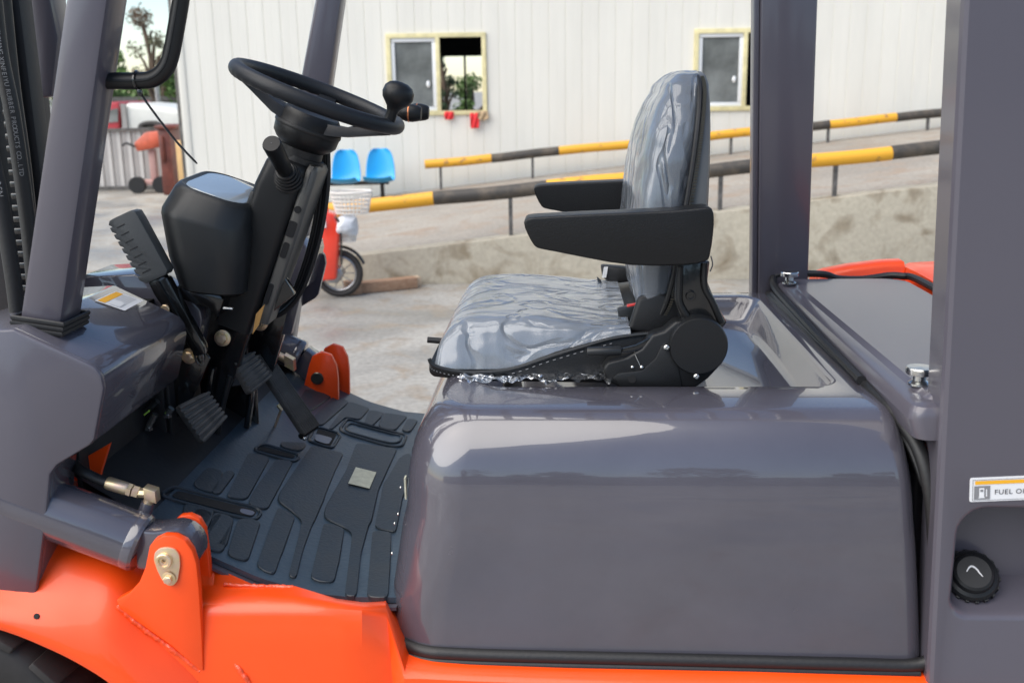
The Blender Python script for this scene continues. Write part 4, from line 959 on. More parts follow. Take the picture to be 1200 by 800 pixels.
# grey crosshead piece
gp = [(18,-40),(58,-40),(59,0),(68,45),(60,114),(29,115),(31,93),(40,92),(22,20)]
prof(gp, .05, .12, 'mast_crosshead', GREYS, mast, bev=.006, yref=.05)
b = MB(); p = PY(41,120,.0); b.lathe(PY(40,114,.0), (0,0,-1), [(.012,0),(.012,.012),(.016,.013),(.016,.030),(.009,.032),(.009,.062),(0,.063)], 14); b.build('chain_anchor', DST, mast)
def vhose(pts, yy, r, m=RUBB): 
    b = MB(); b.tube(catmull([PY(x,y,yy) for x, y in pts], 8), r, 14); return b.build('mast_hose', m, mast)
hz_ = vhose([(-10,-30),(0,60),(14,130),(26,210),(36,290),(46,400)], -.34, .0125)
hz2 = vhose([(-26,60),(-12,170),(0,230),(16,330),(24,400)], -.40, .0125)
vhose([(2,-30),(14,90),(30,210),(46,380)], -.22, .012)
def hosetext(body, pts, yy, r, size):
    P_ = catmull([PY(x,y,yy) for x, y in pts], 30); L = [0]
    for a, c in zip(P_, P_[1:]): L.append(L[-1]+(c-a).length)
    pos = 0; 
    for ch in body:
        wdt = size*(.66 if ch not in ' .,I' else .38)
        pos += wdt/2
        if ch != ' ':
            i = max(k for k in range(len(L)-1) if L[k] <= pos) if pos < L[-1] else None
            if i is None: break
            t = (P_[i+1]-P_[i]).normalized(); c = P_[i].lerp(P_[i+1], (pos-L[i])/(L[i+1]-L[i]))
            tocam = (CAM-c); tocam = (tocam-t*tocam.dot(t)).normalized()
            text(ch, size, PRINT, c+tocam*(r+.0006), t, tocam.cross(t), hz_, name='lettering', ext=.0001)
        pos += wdt/2
hosetext('W.P 20.7 MPa SHENYANG XINFEIYU RUBBER PRODUCTS CO.,LTD', [(-10,-30),(0,60),(14,130),(26,210),(36,290),(46,400)], -.34, .0125, .0098)
hosetext('CO.,LTD 2SN', [(-12,170),(0,230),(16,330),(24,400)], -.40, .0125, .0125)
# leaf chain
cl = None; pz = [PY(5,190,-.2), PY(34,372,-.2)]
for k in range(30):
    c = PY(2,0,-.2).lerp(PY(40,400,-.2), k/29); b = MB()
    if cl is None: b.box((c.x-.012,c.y-.012,c.z-.007),(c.x+.010,c.y+.012,c.z+.005)); cl = b.build('chain_link', BMET, mast, bev=.003); c0_ = c
    else: dupc(cl, c-c0_)

# ---- grab handle and cable tie
HY = -.455
hp = [PY(x,y,HY) for x, y in ((118,95),(135,95),(158,95),(178,93),(192,83),(200,66),(207,30),(212,0),(217,-40),(222,-90))]
b = MB(); b.tube(catmull(hp, 7), .0125, 18, side=(0,1,0), flat=1.0); gh = b.build('grab_handle', PLAST, FL)
b = MB(); b.tube([p+Vector((0,-.0124,0)) for p in catmull(hp[1:], 7)], .0016, 6); b.build('mould_line', PLAST, gh)
tp0 = PY(161,95,HY)
tie = empty('cable_tie', tp0, 'black cable tie looped round the grab handle with a long loose tail', 'cable tie')
b = MB(); b.tube([tp0+Vector((.0006*math.cos(t*3),math.cos(t)*.0138,math.sin(t)*.0138)) for t in [2*math.pi*k/24 for k in range(24)]], .0022, 6, closed=True); b.build('loop', BMET, tie)
b = MB(); b.obox(PY(164,109,HY-.006), Vector((.0035,0,-.001)), (0,.003,0), (0,0,.005)); b.build('head', BMET, tie, bev=.001)
b = MB(); b.tube(catmull([PY(164,108,HY-.006), PY(176,126,HY-.006), PY(205,164,HY-.006), PY(231,192,HY-.006)], 6), [.0019]*18+[.0012], 6, flat=1.3); b.build('tail', BMET, tie)

# ---- steering column
YC = .0
ctop = PY(360,170,YC); cbot = PY(292,372,YC); cax = (ctop-cbot).normalized(); cx_ = Vector((cax.z,0,-cax.x))   # cx_: towards the driver
def cpt(h, x, y): return cbot+cax*h+cx_*x+Vector((0,y,0))
Lc = (ctop-cbot).length
def csec(h, xf, xb, hy, r, n=5):
    ring = rr(-xf, xb, -hy, hy, r, 0, n); return [cpt(h, p.x, p.y) for p in ring]
b = MB(); b.loft([csec(-.02,.052,.020,.050,.012), csec(.08,.058,.022,.054,.014), csec(Lc*.45,.062,.024,.058,.016), csec(Lc*.74,.062,.026,.060,.018), csec(Lc*.87,.056,.028,.058,.018), csec(Lc*.895,.052,.026,.055,.018), csec(Lc*.91,.044,.022,.048,.016)])
col = b.build('steering_column', PLAST, FL, smooth=50)
b = MB(); b.loft([csec(.01,-.023,.046,.036,.006), csec(Lc*.5,-.023,.048,.050,.008), csec(Lc*.75,-.023,.047,.056,.010), csec(Lc*.90,-.023,.046,.056,.012), csec(Lc*.925,-.024,.040,.048,.012)])
cv = b.build('column_cover', PLASTT, col, smooth=50)
for (h, x, w_, hh) in ((Lc*.58,.034,.008,.016),(Lc*.46,.034,.006,.016),(Lc*.20,.030,.005,.022)):
    b = MB(); hy = -.0545 if h > .2 else -.040
    yy = -.0585+(.97-h/Lc)*.018 if h/Lc > .5 else -.0505+(.5-h/Lc)*.028
    b.prism(roundpoly([cpt(h-hh,x-w_,yy-.002),cpt(h-hh,x+w_,yy-.002),cpt(h+hh,x+w_,yy-.002),cpt(h+hh,x-w_,yy-.002)],.004,2), (0,.004,0)); b.build('cover_slot', DARKIN, cv)
b = MB(); b.tube([cpt(Lc*.69,.034,-.050), cpt(Lc*.69,.034,-.0575)], .007, 14); b.build('screw_hole', DARKIN, cv)
b = MB(); b.prism([cpt(.03,.022,-.055), cpt(.055,.032,-.055), cpt(.01,.034,-.055), cpt(-.012,.028,-.055)], (0,.003,0)); b.build('tan_tag', KEY, cv)
b = MB(); b.obox(cpt(Lc*.62,-.052,-.045), cax*.028, cx_*.012, (0,.010,0)); b.build('column_clip', PLASTG, col, bev=.005)
# wheel
wl_, wr_ = PY(272+12,78,YC), PY(472-10,148,YC)
WC = (wl_+wr_)/2; tilt = math.atan2(wl_.z-wr_.z, wr_.x-wl_.x); Rw = (wr_-wl_).length/2+.004
wx = Vector((math.cos(tilt), 0, -math.sin(tilt))); wy = Vector((0, math.cos(R(.5)), math.sin(R(.5)))); wn = wx.cross(wy).normalized(); wy = wn.cross(wx)
if wn.z < 0: wn = -wn
b = MB(); N_ = 180; rings = []
for i in range(N_):
    t = 2*math.pi*i/N_; d = wx*math.cos(t)+wy*math.sin(t); c = WC+d*Rw; ring = []
    for k in range(16):
        a = 2*math.pi*k/16; r_ = .0147
        if math.sin(a) < -.2: r_ += .0009*math.sin(t*44)*(-math.sin(a))*max(0,-math.cos(t)+.35)
        ring.append(c+d*math.cos(a)*r_+wn*math.sin(a)*r_)
    rings.append(ring)
rings.append(rings[0]); b.loft(rings, False, False)
sw = b.build('steering_wheel', RIMM, FL, smooth=60)
hubc = WC-wn*.055
for ang in (183, -12, 95):
    a = R(ang); d = wx*math.cos(a)+wy*math.sin(a); s = wn.cross(d); b = MB(); rg = []
    for t, ww, hh, dz in ((.03,.040,.011,.006),(.07,.034,.010,.014),(.12,.024,.008,.034),(.155,.020,.007,.048),(Rw-.004,.018,.006,.056)):
        c = hubc+d*t+wn*(dz-.004); rg.append([c+s*ww-wn*hh, c+s*ww*.8+wn*hh, c-s*ww*.8+wn*hh, c-s*ww-wn*hh])
    b.loft(rg); b.build('spoke', RIMM, sw, bev=.004, smooth=50)
b = MB(); b.lathe(hubc, wn, [(.0,-.050),(.040,-.050),(.054,-.040),(.062,-.030),(.064,-.010),(.060,.002),(.058,.014),(.052,.022),(.0,.024)], 40); b.build('hub', PLAST, sw, smooth=40)
b = MB(); b.lathe(hubc, wn, [(.0645,-.012),(.0655,-.010),(.0655,-.006),(.0645,-.004)], 40); b.build('hub_groove', RUBB, sw)
b = MB(); b.tube([ctop-cax*.06, hubc-wn*.045], [.038,.043], 32); b.tube([ctop-cax*.040, ctop-cax*.022], .042, 32); b.build('column_neck', RUBB, col, smooth=40)
# spinner knob on the rim
kp = PY(470,148,-.05); d = (wx*math.cos(R(-18))+wy*math.sin(R(-18))); kb = WC+d*(Rw-.002)
b = MB(); b.lathe(kb, wn, [(.0115,.008),(.0105,.028),(.0135,.036),(.019,.042),(.0265,.050),(.030,.060),(.0285,.072),(.022,.080),(.012,.0845),(0,.0855)], 32); b.build('spinner_knob', PLAST, sw, smooth=60)
# two hydraulic lever knobs beyond the wheel
for i, (px, py) in enumerate(((483,134),(492,133))):
    yy = .24+.05*i; p = PY(px,py,yy); b = MB(); b.lathe(p-Vector((.022,0,-.004)), (1,0,-.08), [(.006,-.012),(.013,-.006),(.0185,.010),(.019,.024),(.0165,.036),(.013,.042),(0,.043)], 20)
    kn = b.build('lever_knob', PLAST, FL, smooth=50); b = MB(); b.lathe(p-Vector((.022,0,-.004)), (1,0,-.08), [(.0188,.014),(.0196,.015),(.0196,.0165),(.0188,.0175)], 20); b.build('ring', COPP, kn)
    q = PY(400,300,yy); b = MB(); b.tube(catmull([p-Vector((.03,0,0)), PY(445,146,yy), PY(410,152,yy), PY(372,172,yy), PY(345,240,yy*.8), PY(318,330,yy*.6)], 6), .006, 8); b.build('lever_rod', BMET, kn)
# direction lever on the left of the column
a = PY(318,168,-.155); c = PY(338,208,-.05); d = (a-c).normalized()
b = MB(); b.tube([c, c+d*.05, a-d*.004, a], [.013,.0155,.0175,.0155], 24); dl = b.build('direction_lever', PLAST, col, smooth=40)
b = MB(); b.lathe(a, d, [(.0006,.0005),(.0012,.001),(0,.001)], 8); b.build('dimple', INK, dl)
for k in range(5):
    b = MB(); b.lathe(c+d*(-.004+.007*k), d, [(.030-.003*k,-.003),(.032-.003*k,0),(.030-.003*k,.003)], 24); b.build('bellows_ring', RUBB, dl)
# wires behind the column
for k, off in enumerate((0,.006,.013,.020)):
    pts = [(384,178),(384,215),(378,262),(367,305),(352,343),(334,364),(318,372)]
    b = MB(); b.tube(catmull([PY(x-off*500, y+off*80, .05+.004*k) for x, y in pts], 7), .0042 if k else .0055, 8); b.build('control_cable', RUBB, col)
# column mount plates
prof([(236,345),(296,330),(318,300),(345,345),(312,372),(292,392),(280,430),(262,470),(238,480),(232,440),(228,400)], -.02, .0, 'mount_plate', BMET, FL, bev=.003)
prof([(290,350),(346,338),(330,400),(318,440),(290,440)], .12, .14, 'mount_plate', BMET, FL, bev=.003)
prof([(330,392),(341,392),(352,345),(341,345)], .118, .139, 'mount_flange', GREYS, FL, bev=.002)
bolt(PY(261,396,-.021), (0,-1,.1), .0115, FL); bolt(PY(305,378,.119), (0,-1,.1), .012, FL)
b = MB(); b.lathe(PY(283,381,-.04), (.3,-1,.2), [(.006,0),(.006,.004),(0,.004)], 12); b.build('copper_plug', COPP, FL)

# ---- instrument pod
def podring(z0, x0, x1, y0, y1, r, tx=0, n=7, ty=0):
    ring = rr(x0, x1, y0, y1, r, 0, n); xm = (x0+x1)/2; return [Vector((p.x, p.y, z0-(p.x-xm)*tx+(p.y-.01)*ty)) for p in ring]
PYN, PYF = -.120, .145
b = MB()
b.loft([podring(1.122,-.735,-.632,PYN+.03,PYF-.03,.035,.10), podring(1.132,-.748,-.620,PYN+.012,PYF-.012,.045,.12), podring(1.19,-.762,-.610,PYN+.004,PYF-.004,.05,.15),
        podring(1.262,-.769,-.600,PYN,PYF,.055,.26), podring(1.272,-.767,-.602,PYN+.002,PYF-.002,.055,.28), podring(1.312,-.742,-.596,PYN+.018,PYF-.018,.05,.36,ty=.05), podring(1.320,-.736,-.600,PYN+.025,PYF-.025,.05,.36,ty=.05), podring(1.322,-.731,-.604,PYN+.03,PYF-.03,.045,.36,ty=.05), podring(1.319,-.727,-.608,PYN+.034,PYF-.034,.042,.36,ty=.05)], True, True)
pod = b.build('instrument_pod', PLASTG, FL, smooth=45)
b = MB(); b.loft([podring(1.3193,-.724,-.611,PYN+.036,PYF-.036,.040,.36,ty=.05), podring(1.3215,-.722,-.613,PYN+.038,PYF-.038,.040,.36,ty=.05)], False, True); b.build('display', LENS, pod, smooth=40)
b = MB(); b.tube([PY(273,362,-.10), PY(262,361,-.10)], .004, 8); b.build('pod_screw', STEEL, pod)
prof([(205,335),(258,346),(262,352),(255,372),(245,362),(210,350)], -.10, .10, 'pod_base', BMET, FL, bev=.004)

# ---- parking brake lever
YL = -.135
g0 = [(128,262),(133,255),(153,247),(159,248),(166,262),(196,316),(195,321),(186,327),(171,332),(165,330),(160,320)]
ed = []
pts = [(128,262)]
b = MB()
def lever_pts():
    P_ = [(133,256),(152,247),(158,248),(163,256),(196,317),(194,322),(172,332),(166,330)]
    x0,y0,x1,y1 = 166,330,129,265; n = 8
    for k in range(n):
        t = k/n; xa, ya = x0+(x1-x0)*t, y0+(y1-y0)*t; t2 = (k+.62)/n; xb, yb = x0+(x1-x0)*t2, y0+(y1-y0)*t2
        P_ += [(xa-2.5,ya-1),(xb-2.5,yb-1),(xb+1.6,yb-1.2),(xa+(x1-x0)/n+1.6, ya+(y1-y0)/n+.6)]
    P_ += [(127,264),(128,259)]
    return P_
b.prism([PY(x,y,YL) for x,y in lever_pts()], (0,.034,0)); gr = b.build('brake_lever_grip', GRIP, FL, bev=.003, seg=2, smooth=40)
for k in range(7):
    x, y = 137+5.0*k, 265+8.8*k; b = MB(); b.beam(PY(x,y+2,YL-.0004), PY(x+9,y-2.5,YL-.0004), .0016, .001); b.build('grip_groove', RUBB, gr)
arm = prof([(173,330),(190,323),(196,326),(215,362),(238,405),(240,415),(228,418),(216,398),(190,360),(180,345)], YL+.004, YL+.030, 'brake_lever_arm', BMET, FL, bev=.003)
b = MB(); b.beam(PY(184,330,YL), PY(228,405,YL), .006, .004); b.build('arm_rib', BMET, arm)
bolt(PY(194,362,YL+.003), (0,-1,0), .0095, arm, 'pin_head', ZINC, washer=False, h=.003)
b = MB(); p = PY(194,362,YL+.001); b.lathe(p, (0,-1,0), [(.0085,0),(.0085,.004),(.0075,.005),(0,.005)], 24); b.build('pin_cap', ZINC, arm)
brkt = prof([(174,374),(200,352),(236,408),(246,420),(232,452),(214,486),(186,497),(160,492),(152,478),(185,440),(196,420),(184,392)], YL+.032, YL+.040, 'lever_bracket', BMET, FL, bev=.002)
bolt(PY(222,417,YL+.031), (0,-1,.05), .0105, brkt); bolt(PY(213,403,YL+.031), (0,-1,.05), .006, brkt, 'rivet', ZINC, False)
for off in (0, .004):
    b = MB(); b.tube(catmull([PY(x+off*400,y,YL+.02) for x, y in ((206,386),(212,392),(226,402),(233,410),(237,420),(235,428),(230,425),(226,412),(219,400),(222,393),(230,398),(236,410))], 6), .0013, 6); b.build('return_spring', STEEL, brkt)
b = MB(); b.tube([PY(173,445,YL-.01), PY(197,444,YL+.03)], .009, 16); b.tube([PY(171,445,YL-.012), PY(176,445,YL-.005)], .011, 12); b.build('cable_bush', RUBB, brkt)
b = MB(); b.tube([PY(190,437,YL+.0), PY(200,422,YL+.03)], .006, 12); b.tube([PY(187,441,YL+.0), PY(189,438,YL+.0)], .009, 14); b.build('cable_end', ZINC, brkt)
# dark ribs of the support below the lever
prof([(148,478),(200,430),(222,436),(212,470),(196,500),(180,545),(150,548),(138,520),(140,496)], -.055, -.045, 'support_plate', BMET, FL, bev=.003)
for i, pts in enumerate((((128,520),(142,492),(160,488),(185,470)), ((112,528),(135,507),(150,505),(160,520)), ((150,492),(154,520),(152,560),(160,580)), ((160,490),(170,520),(166,560),(172,575)), ((140,498),(144,530),(140,575),(150,600)), ((190,470),(178,500),(160,530),(150,560)), ((225,450),(220,480),(236,510),(240,540)), ((270,440),(262,470),(256,500),(250,540)))):
    b = MB(); b.tube(catmull([PY(x,y,-.16+.02*i) for x, y in pts], 7), .0065, 10); b.build('brake_hose', PLASTG, FL)
for (x0_,y0_,x1_,y1_) in ((150,483,156,470),(174,500,182,485),(196,485,201,478)):
    b = MB(); b.tube([PY(x0_,y0_,-.17), PY(x1_,y1_,-.17)], .0065, 10); b.tube([PY(x0_,y0_,-.17)+Vector((0,0,-.006)), PY(x0_,y0_,-.17)], .0085, 6); b.build('pipe_union', STEEL, FL, smooth=20)
for (x, y) in ((213,461),(217,441),(205,468)):
    b = MB(); b.tube([PY(x-3,y+3,-.02), PY(x+3,y-3,-.02)], .007, 10); b.build('pipe_union', ZINC, FL)
b = MB(); b.obox(PY(128,545,-.2), Vector((.0075,0,.013)), Vector((0,.001,0)), Vector((.006,0,-.0032))); b.build('lilac_tag', PINK, FL)
b = MB(); b.beam(PY(169,486,-.18), PY(175,481,-.18), .003, .003); b.build('green_tie', mat('lime', (.4,.7,.1), .5), FL)
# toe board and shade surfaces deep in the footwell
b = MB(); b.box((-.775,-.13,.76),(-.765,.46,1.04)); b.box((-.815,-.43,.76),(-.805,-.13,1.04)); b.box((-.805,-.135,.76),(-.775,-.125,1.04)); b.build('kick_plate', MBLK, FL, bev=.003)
prof([(84,545),(128,520),(114,566),(84,562)], -.40, -.39, 'inner_panel', ORANGE, FL)
prof([(190,500),(205,470),(225,430),(232,436),(216,480),(200,510)], -.04, -.03, 'brake_frame', ORANGE, FL)
prof([(258,420),(272,419),(268,432),(256,440)], .20, .21, 'brake_frame', ORANGE, FL)

# ---- pedals
def pedalpad(corners, yd, thick, nrib, name, label=None):
    # corners: 4 points (tl, tr, br, bl) 3D
    tl, tr_, br_, bl = corners; nn = (tr_-tl).cross(bl-tl).normalized()
    if nn.dot(CAM-tl) < 0: nn = -nn
    b = MB(); b.prism(roundpoly([tl,tr_,br_,bl],.010,3), -nn*thick); p = b.build(name, PEDR, FL, bev=.0015)
    for k in range(nrib):
        t = (k+.5)/nrib; a = tl.lerp(bl, t); c = tr_.lerp(br_, t); w_ = (bl-tl).length/nrib*.30; u_ = (bl-tl).normalized()*w_
        b = MB(); e = (c-a).normalized()*.001
        b.loft([[a-e-u_, a-e+u_, a-e+u_*.55+nn*.0045, a-e-u_*.55+nn*.0045], [c+e-u_, c+e+u_, c+e+u_*.55+nn*.0045, c+e-u_*.55+nn*.0045]]); b.build('tread_rib', PEDR, p, bev=.0008, seg=1)
    return p
def q3(pts, x, spread):   # four pixel corners on a pedal plane facing the driver and upwards
    out = []
    for (px, py), dy in zip(pts, spread): out.append(PY(px, py, dy))
    return out
p1 = pedalpad(q3([(208,475),(243,458),(266,490),(239,520)], 0, (-.17,-.09,-.09,-.17)), 0, .012, 7, 'inching_pedal')
p2 = pedalpad(q3([(274,424),(296,411),(318,442),(294,462)], 0, (-.02,.06,.06,-.02)), 0, .012, 7, 'brake_pedal')
# accelerator: long ribbed treadle, hinged at the floor
ac = q3([(297,418),(314,411),(375,497),(357,509)], 0, (.10,.15,.15,.10))
tl, tr_, br_, bl = ac
b = MB(); nn = (tr_-tl).cross(bl-tl).normalized(); nn = nn if nn.dot(CAM-tl) > 0 else -nn
b.prism(roundpoly(ac,.006,2), -nn*.012); acc = b.build('accelerator_pedal', PEDR, FL, bev=.0015)
for k in range(9):
    t = (k+.5)/9; a = tl.lerp(tr_, t); c = bl.lerp(br_, t); u_ = (tr_-tl)*.03
    b = MB(); b.loft([[a-u_, a+u_, a+u_*.5+nn*.002, a-u_*.5+nn*.002], [c-u_, c+u_, c+u_*.5+nn*.002, c-u_*.5+nn*.002]]); b.build('tread_rib', PEDR, acc)
b = MB(); b.tube([bl+nn*-.012, br_+nn*-.012], .007, 12); b.build('hinge', BMET, acc); b = MB(); b.ball(bl+Vector((0,-.004,-.008)), .0045); b.build('hinge_bolt', STEEL, acc)
for (a, c, yy) in (((236,505),(248,555),-.05),((240,490),(250,430),-.04),((296,450),(290,500),.07),((290,430),(285,380),.07)):
    b = MB(); b.beam(PY(*a, yy), PY(*c, yy), .012, .022); b.build('pedal_arm', BMET, FL, bev=.003)
prof([(258,455),(300,448),(303,500),(300,520),(262,520)], .11, .12, 'footwell_box', BMET, FL, bev=.004)
b = MB(); b.tube([PY(330,478,.14), PY(322,500,.14)], .003, 8); b.tube([PY(326,474,.14), PY(331,480,.14)], .006, 8); b.build('linkage', ZINC, acc)

# ---- seat
SN, SF = -.235, .275
pan_p = [(503,424),(503,436),(508,441),(560,446),(700,448),(745,452),(812,452),(815,440),(800,425),(790,392),(765,389),(700,399),(650,412),(600,430),(560,434),(530,433)]
seat = prof(pan_p, SN-.004, SF+.004, 'seat', LEATH, FL, bev=.004, seg=2, yref=-.235)
# cushion: loft across Y
def cushring(y, sc, dz=0):
    P_ = [(506,428),(503,400),(507,375),(516,352),(530,336),(548,329),(575,329),(640,332),(700,337),(742,352),(765,378),(768,392),(720,400),(660,414),(610,432),(560,436)]
    c0 = PY(640,400,SN); out = []
    for x, y_ in P_:
        # outline given at near edge plane after removing the height of the far edge
        p = PY(x, y_, SN); out.append(Vector((c0.x+(p.x-c0.x)*sc, y, c0.z+(p.z-c0.z)*1+dz)))
    return out
front = -.232; rear = .115
def cush(off=0, name='cushion', m=FABR, par=None, wr=0):
    b = MB(); nx, ny = 44, 44; vs = []
    for i in range(nx+1):
        for j in range(ny+1):
            u_ = i/nx; v_ = j/ny; x = front+(rear-front)*u_+(-off*.6+off*1.2*u_); y = SN+(SF-SN)*v_+(-off*.8+off*1.6*v_)
            zt_ = 1.092+.010*math.sin(math.pi*min(1,u_*1.2))-.008*u_
            # rounded borders
            du = min(u_, 1.0)*(rear-front); dv = min(v_, 1-v_)*(SF-SN)
            f1 = 1-max(0, 1-du/.075)**2.4; f2 = 1-max(0, 1-dv/.045)**2.6; low = (1.012 if u_ < .45 else 1.012+(u_-.45)*.10)
            z = low+(zt_-low)*max(0,f1)**.5*max(0,f2)**.5
            zz = z+off
            if wr:
                side = v_ < .16
                wx_ = x+.25; k = (.45-abs(noise.noise(Vector((x*9+y*5, y*9-x*6, 3)))))*.8+(.4-abs(noise.noise(Vector((x*17-y*14, y*14+x*9, 9)))))*.4
                seam = 1.040 if x < -.12 else 1.040+(x+.12)*.22
                kk = max(0, min(1, (z-seam-.002)/.012)) if side else 1
                zz += k*wr*(.5 if side else .6)*kk
                if side:
                    q_ = (.4-abs(noise.noise(Vector((x*24+z*20, 7, z*26-x*14)))))*1.0+(.35-abs(noise.noise(Vector((x*50-z*30, 17, z*50)))))*.5
                    y -= q_*wr*2.4*kk
            vs.append(Vector((x, y, zz)))
    m_ = ny+1; fs = [(i*m_+j, (i+1)*m_+j, (i+1)*m_+j+1, i*m_+j+1) for i in range(nx) for j in range(ny)]
    b.add(vs, fs)
    if not wr:
        pass
    return b.build(name, m, par, smooth=80)
cu = cush(0, par=seat)
cush(.004, 'plastic_cover', FILMC, seat, wr=.0038)
# piping along the seam
pipe = [(503,420),(508,428),(530,434),(560,436),(600,432),(640,419),(680,407),(720,396),(768,390),(790,391)]
b = MB(); b.tube(catmull([PY(x,y,SN-.006) for x, y in pipe], 6), .0035, 8); b.build('piping', PLASTG, seat)
b = MB(); sp_ = catmull([PY(x,y+5.5,SN-.0065) for x, y in pipe[:8]], 10)
for i in range(0, len(sp_)-1, 2): b.tube([sp_[i], sp_[i].lerp(sp_[i+1],.8)], .0008, 4)
b.build('stitching', LGREY, seat)
b = MB(); b.tube([PY(501,398,-.1), PY(525,400,-.1)], .006, 10); b.build('slide_lever_end', RUBB, seat)
# seat rails between pan and hood
b = MB(); b.box((-.20,-.20,1.001),(.23,-.17,1.030)); b.box((-.20,.21,1.001),(.23,.24,1.030)); b.box((-.17,-.168,1.0062),(.20,.208,1.022)); b.build('seat_rail', BMET, FL, bev=.003)
# backrest
def bz_prof():   # (z, x_front, x_rear, half width)
    return [(1.085,.150,.205,.215),(1.12,.140,.225,.225),(1.18,.130,.240,.232),(1.25,.126,.251,.232),(1.32,.131,.253,.228),(1.38,.140,.254,.222),(1.43,.152,.254,.212),(1.47,.168,.254,.192),(1.50,.187,.254,.160),(1.516,.205,.252,.125),(1.523,.220,.248,.085)]
def zipf(z, xf=None, xr=None, add=0.0):
    d = .012+.034*max(0, min(1, (1.52-z)/.27)); return 1-(d-add)/max(.02, xr-xf)
yc_s = .02
def backloft(x_a, x_b, off=0, seg=9, wr=0):
    b = MB(); rings = []
    P_ = bz_prof(); fine = []; fa = x_a if callable(x_a) else (lambda z, xf, xr: x_a); fb = x_b if callable(x_b) else (lambda z, xf, xr: x_b)
    for (a, c) in zip(P_, P_[1:]):
        for t in [i/(6 if wr else 2) for i in range(6 if wr else 2)]: fine.append(tuple(a[i]+(c[i]-a[i])*t for i in range(4)))
    fine.append(P_[-1])
    for z, xf, xr, hw in fine:
        xa = xf+(xr-xf)*fa(z,xf,xr); xb = xf+(xr-xf)*fb(z,xf,xr); hw2 = hw+off; ring = []
        n = 40 if wr else 24
        for k in range(n):
            a = 2*math.pi*k/n; cx_0 = (xa+xb)/2; hx = (xb-xa)/2+off; ca, sa_ = math.cos(a), math.sin(a)
            e_ = .45
            X_p = cx_0+hx*math.copysign(abs(ca)**e_, ca); Yp = yc_s+hw2*math.copysign(abs(sa_)**e_, sa_)
            if wr:
                k_ = (.4-abs(noise.noise(Vector((Yp*12+z*3+X_p*20, z*5+X_p*10, 1)))))*1.1+(.4-abs(noise.noise(Vector((X_p*36+z*12, z*14+Yp*20, 5)))))*.5
                X_p += k_*wr*ca; Yp += k_*wr*sa_
            ring.append(Vector((X_p, Yp, z+(off if z > 1.49 else 0))))
        rings.append(ring)
    b.loft(rings); return b
br = backloft(0, lambda z, xf, xr: zipf(z, xf, xr, .004)).build('backrest', FABR, seat, smooth=60)
backloft(lambda z, xf, xr: zipf(z, xf, xr, -.002), 1.0, .004).build('backrest_shell', BACKS, seat, smooth=50)
backloft(0, lambda z, xf, xr: zipf(z, xf, xr, .001), .006, wr=.006).build('backrest_plastic_cover', FILMB, seat, smooth=70)
def backline(t, dy): 
    return [Vector((xf+(xr-xf)*zipf(z, xf, xr, t), yc_s-hw*dy-.009, z)) for z, xf, xr, hw in bz_prof()]
bl_ = backline(-.002, 1.0); b = MB(); b.tube(catmull(bl_, 5), .0045, 8); b.build('zip_piping', RUBB, seat)
zp = catmull(backline(.006, 1.0), 12); b = MB()
for i in range(0, len(zp)-1, 1): b.obox(zp[i]+Vector((0,-.002,0)), (.0028,0,0), (0,.002,0), (0,0,.0013))
tg = b.build('zip_teeth', DST, seat); tg['kind'] = 'stuff'
b = MB(); b.tube(catmull([Vector((xr-.0005, yc_s-hw*.80, z)) for z, xf, xr, hw in bz_prof()[3:]], 5), .004, 8); b.build('shell_edge', RUBB, seat)
# armrests
ap = [(614,262),(618,256),(640,254),(700,251),(790,247),(828,243),(835,246),(837,256),(836,275),(832,300),(826,307),(800,311),(740,311),(690,303),(650,295),(634,292),(626,288),(618,274)]
def armrest(y0, y1):
    P3 = catmull([PY(x, y, -.305) for x, y in ap], 2, closed=True); b = MB(); b.prism([Vector((p.x, y0, p.z)) for p in P3], (0, y1-y0, 0))
    return b.build('armrest', LEATH, seat, bev=.010, seg=4, smooth=60)
armrest(-.305, -.245); armrest(.285, .345)
# arm supports and recliner
SY = -.262
prof([(794,309),(832,306),(829,330),(838,352),(852,378),(840,392),(815,395),(800,380),(790,350)], SY, SY+.02, 'arm_support', BMET, seat, bev=.003)
b = MB(); b.tube(catmull([PY(797,312,SY-.004), PY(796,340,SY-.004), PY(797,356,SY-.004), PY(806,372,SY-.004)], 6), .0055, 8); b.tube(catmull([PY(826,308,SY-.004), PY(826,335,SY-.004), PY(836,355,SY-.004), PY(846,378,SY-.004)], 6), .0055, 8); b.build('support_edge', PLAST, seat)
b = MB(); p = PY(809,346,SY-.002); b.lathe(p, (0,-1,0), [(.0085,0),(.0085,.006),(.0075,.008),(.0055,.008),(.005,.003),(0,.003)], 20); b.build('socket_bolt', BMET, seat, smooth=30)
prof([(796,308),(826,308),(822,340),(800,345)], .30, .315, 'arm_support', BMET, seat)
prof([(735,388),(748,348),(775,343),(795,350),(800,385),(770,392)], -.215, -.195, 'hinge_cover', RUBB, seat, bev=.008, seg=3)
RY = -.282
rec = prof([(706,432),(712,424),(735,418),(752,408),(764,392),(778,388),(792,376),(830,376),(850,400),(848,425),(830,444),(815,455),(760,455),(722,453),(710,446)], RY, RY+.04, 'recliner_cover', PLAST, seat, bev=.006, seg=3)
prof([(718,442),(725,437),(752,434),(768,420),(775,405),(790,400),(800,455),(728,455)], RY-.003, RY+.01, 'cover_relief', PLAST, rec, bev=.003)
c = PY(819,406,RY-.012); b = MB(); rd = 34.5/1200*abs((c-CAM).dot(FW)); b.lathe(c+Vector((0,.02,0)), (0,-1,0), [(rd,-.02),(rd,.014),(rd*.985,.018),(rd*.95,.020),(rd*.5,.021),(0,.021)], 48); b.build('recliner_disc', PLAST, rec, smooth=35)
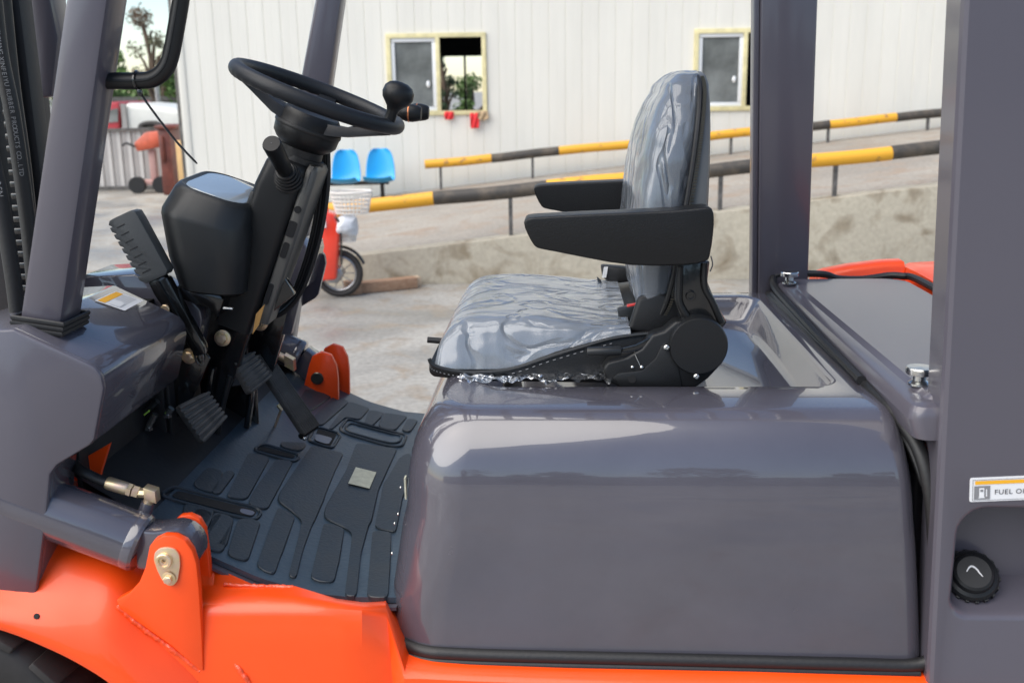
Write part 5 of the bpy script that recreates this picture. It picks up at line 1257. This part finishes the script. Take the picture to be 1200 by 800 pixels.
for (x, y) in ((781,407),(816,441)): 
    b = MB(); b.lathe(PY(x,y,RY-.012), (0,-1,0), [(.0048,-.012),(.0048,.002),(.003,.0035),(0,.003)], 14); b.build('screw', STEEL, rec)
b = MB(); b.lathe(PY(741,444,RY-.0034), (0,-1,0), [(.007,0),(.007,.0006),(0,.0006)], 16); b.build('hole', DARKIN, rec)
b = MB(); a, c = PY(688,412,RY-.002), PY(728,411,RY-.002); b.tube([a, a+Vector((.003,0,0)), c-Vector((.002,0,0)), c], [.0070,.0083,.0083,.0070], 14, flat=1); lv = b.build('recliner_lever', PLASTG, seat, smooth=50)
prof([(726,409),(745,404),(768,392),(770,398),(750,412),(727,415)], RY+.002, RY+.008, 'lever_link', BMET, lv, bev=.001)
b = MB(); b.tube([PY(744,415,RY-.002), PY(750,428,RY-.002)], .0012, 6); b.ball(PY(752,430,RY-.002), .004); b.ball(PY(741,430,RY-.002), .0035); b.build('lever_spring', STEEL, lv)
# belt, buckle, far bracket
def strap(pts, hw, name, m, yv=(0,1,0)):
    q = catmull([Vector(p) for p in pts], 6); b = MB(); s = Vector(yv)*hw; up = Vector((0,0,.0015))
    b.loft([[p-s-up, p+s-up, p+s+up, p-s+up] for p in q]); return b.build(name, m, seat)
strap([PY(700,327,.22), PY(712,338,.19), PY(722,352,.15), PY(738,368,.12)], .024, 'seat_belt', BELT)
prof([(704,312),(735,314),(742,330),(716,333),(706,325)], .22, .26, 'belt_retractor', RUBB, seat, bev=.006)
b = MB(); b.obox(PY(709,319,.215), (.0045,0,.0), (0,.001,0), (.002,0,.012)); b.build('retractor_label', WHITE, seat)
b = MB(); b.obox(PY(738,372,-.13), Vector((.020,0,.004)), (0,.012,0), Vector((-.004,0,.022))); bk_ = b.build('buckle', PLASTG, seat, bev=.004)
b = MB(); b.obox(PY(741,358,-.13), Vector((.010,0,.002)), (0,.008,0), Vector((0,0,.003))); b.build('release_button', REDP, bk_, bev=.001)
b = MB(); b.tube([PY(728,374,-.15), PY(733,374,-.15)], .004, 8); b.build('buckle_bolt', STEEL, bk_)
b = MB(); b.tube(catmull([PY(833,300,-.27), PY(835,310,-.27), PY(832,318,-.27)], 4), .0012, 5); b.build('loose_thread', INK, seat)
# loose film below the seat
b = MB(); n1, n2 = 90, 8; vs = []
for i in range(n1+1):
    for j in range(n2+1):
        x = -.185+.27*i/n1; v_ = j/n2; ln = .050+.040*abs(noise.noise(Vector((x*16,2,0))))+.02*noise.noise(Vector((x*40,0,0)))+(.022 if abs(x+.02) < .012 else 0)
        y = -.228-ln*v_; z = 1.0075+.007*noise.noise(Vector((x*70,v_*5,4)))*(.4+v_)
        vs.append(Vector((x+.010*noise.noise(Vector((x*30,v_*4,8))), y, min(1.013,max(z,1.0052-.03*max(0,-.27-y))))))
m_ = n2+1; b.add(vs, [(i*m_+j, (i+1)*m_+j, (i+1)*m_+j+1, i*m_+j+1) for i in range(n1) for j in range(n2)]); b.build('loose_plastic_film', FILML, seat, smooth=50)
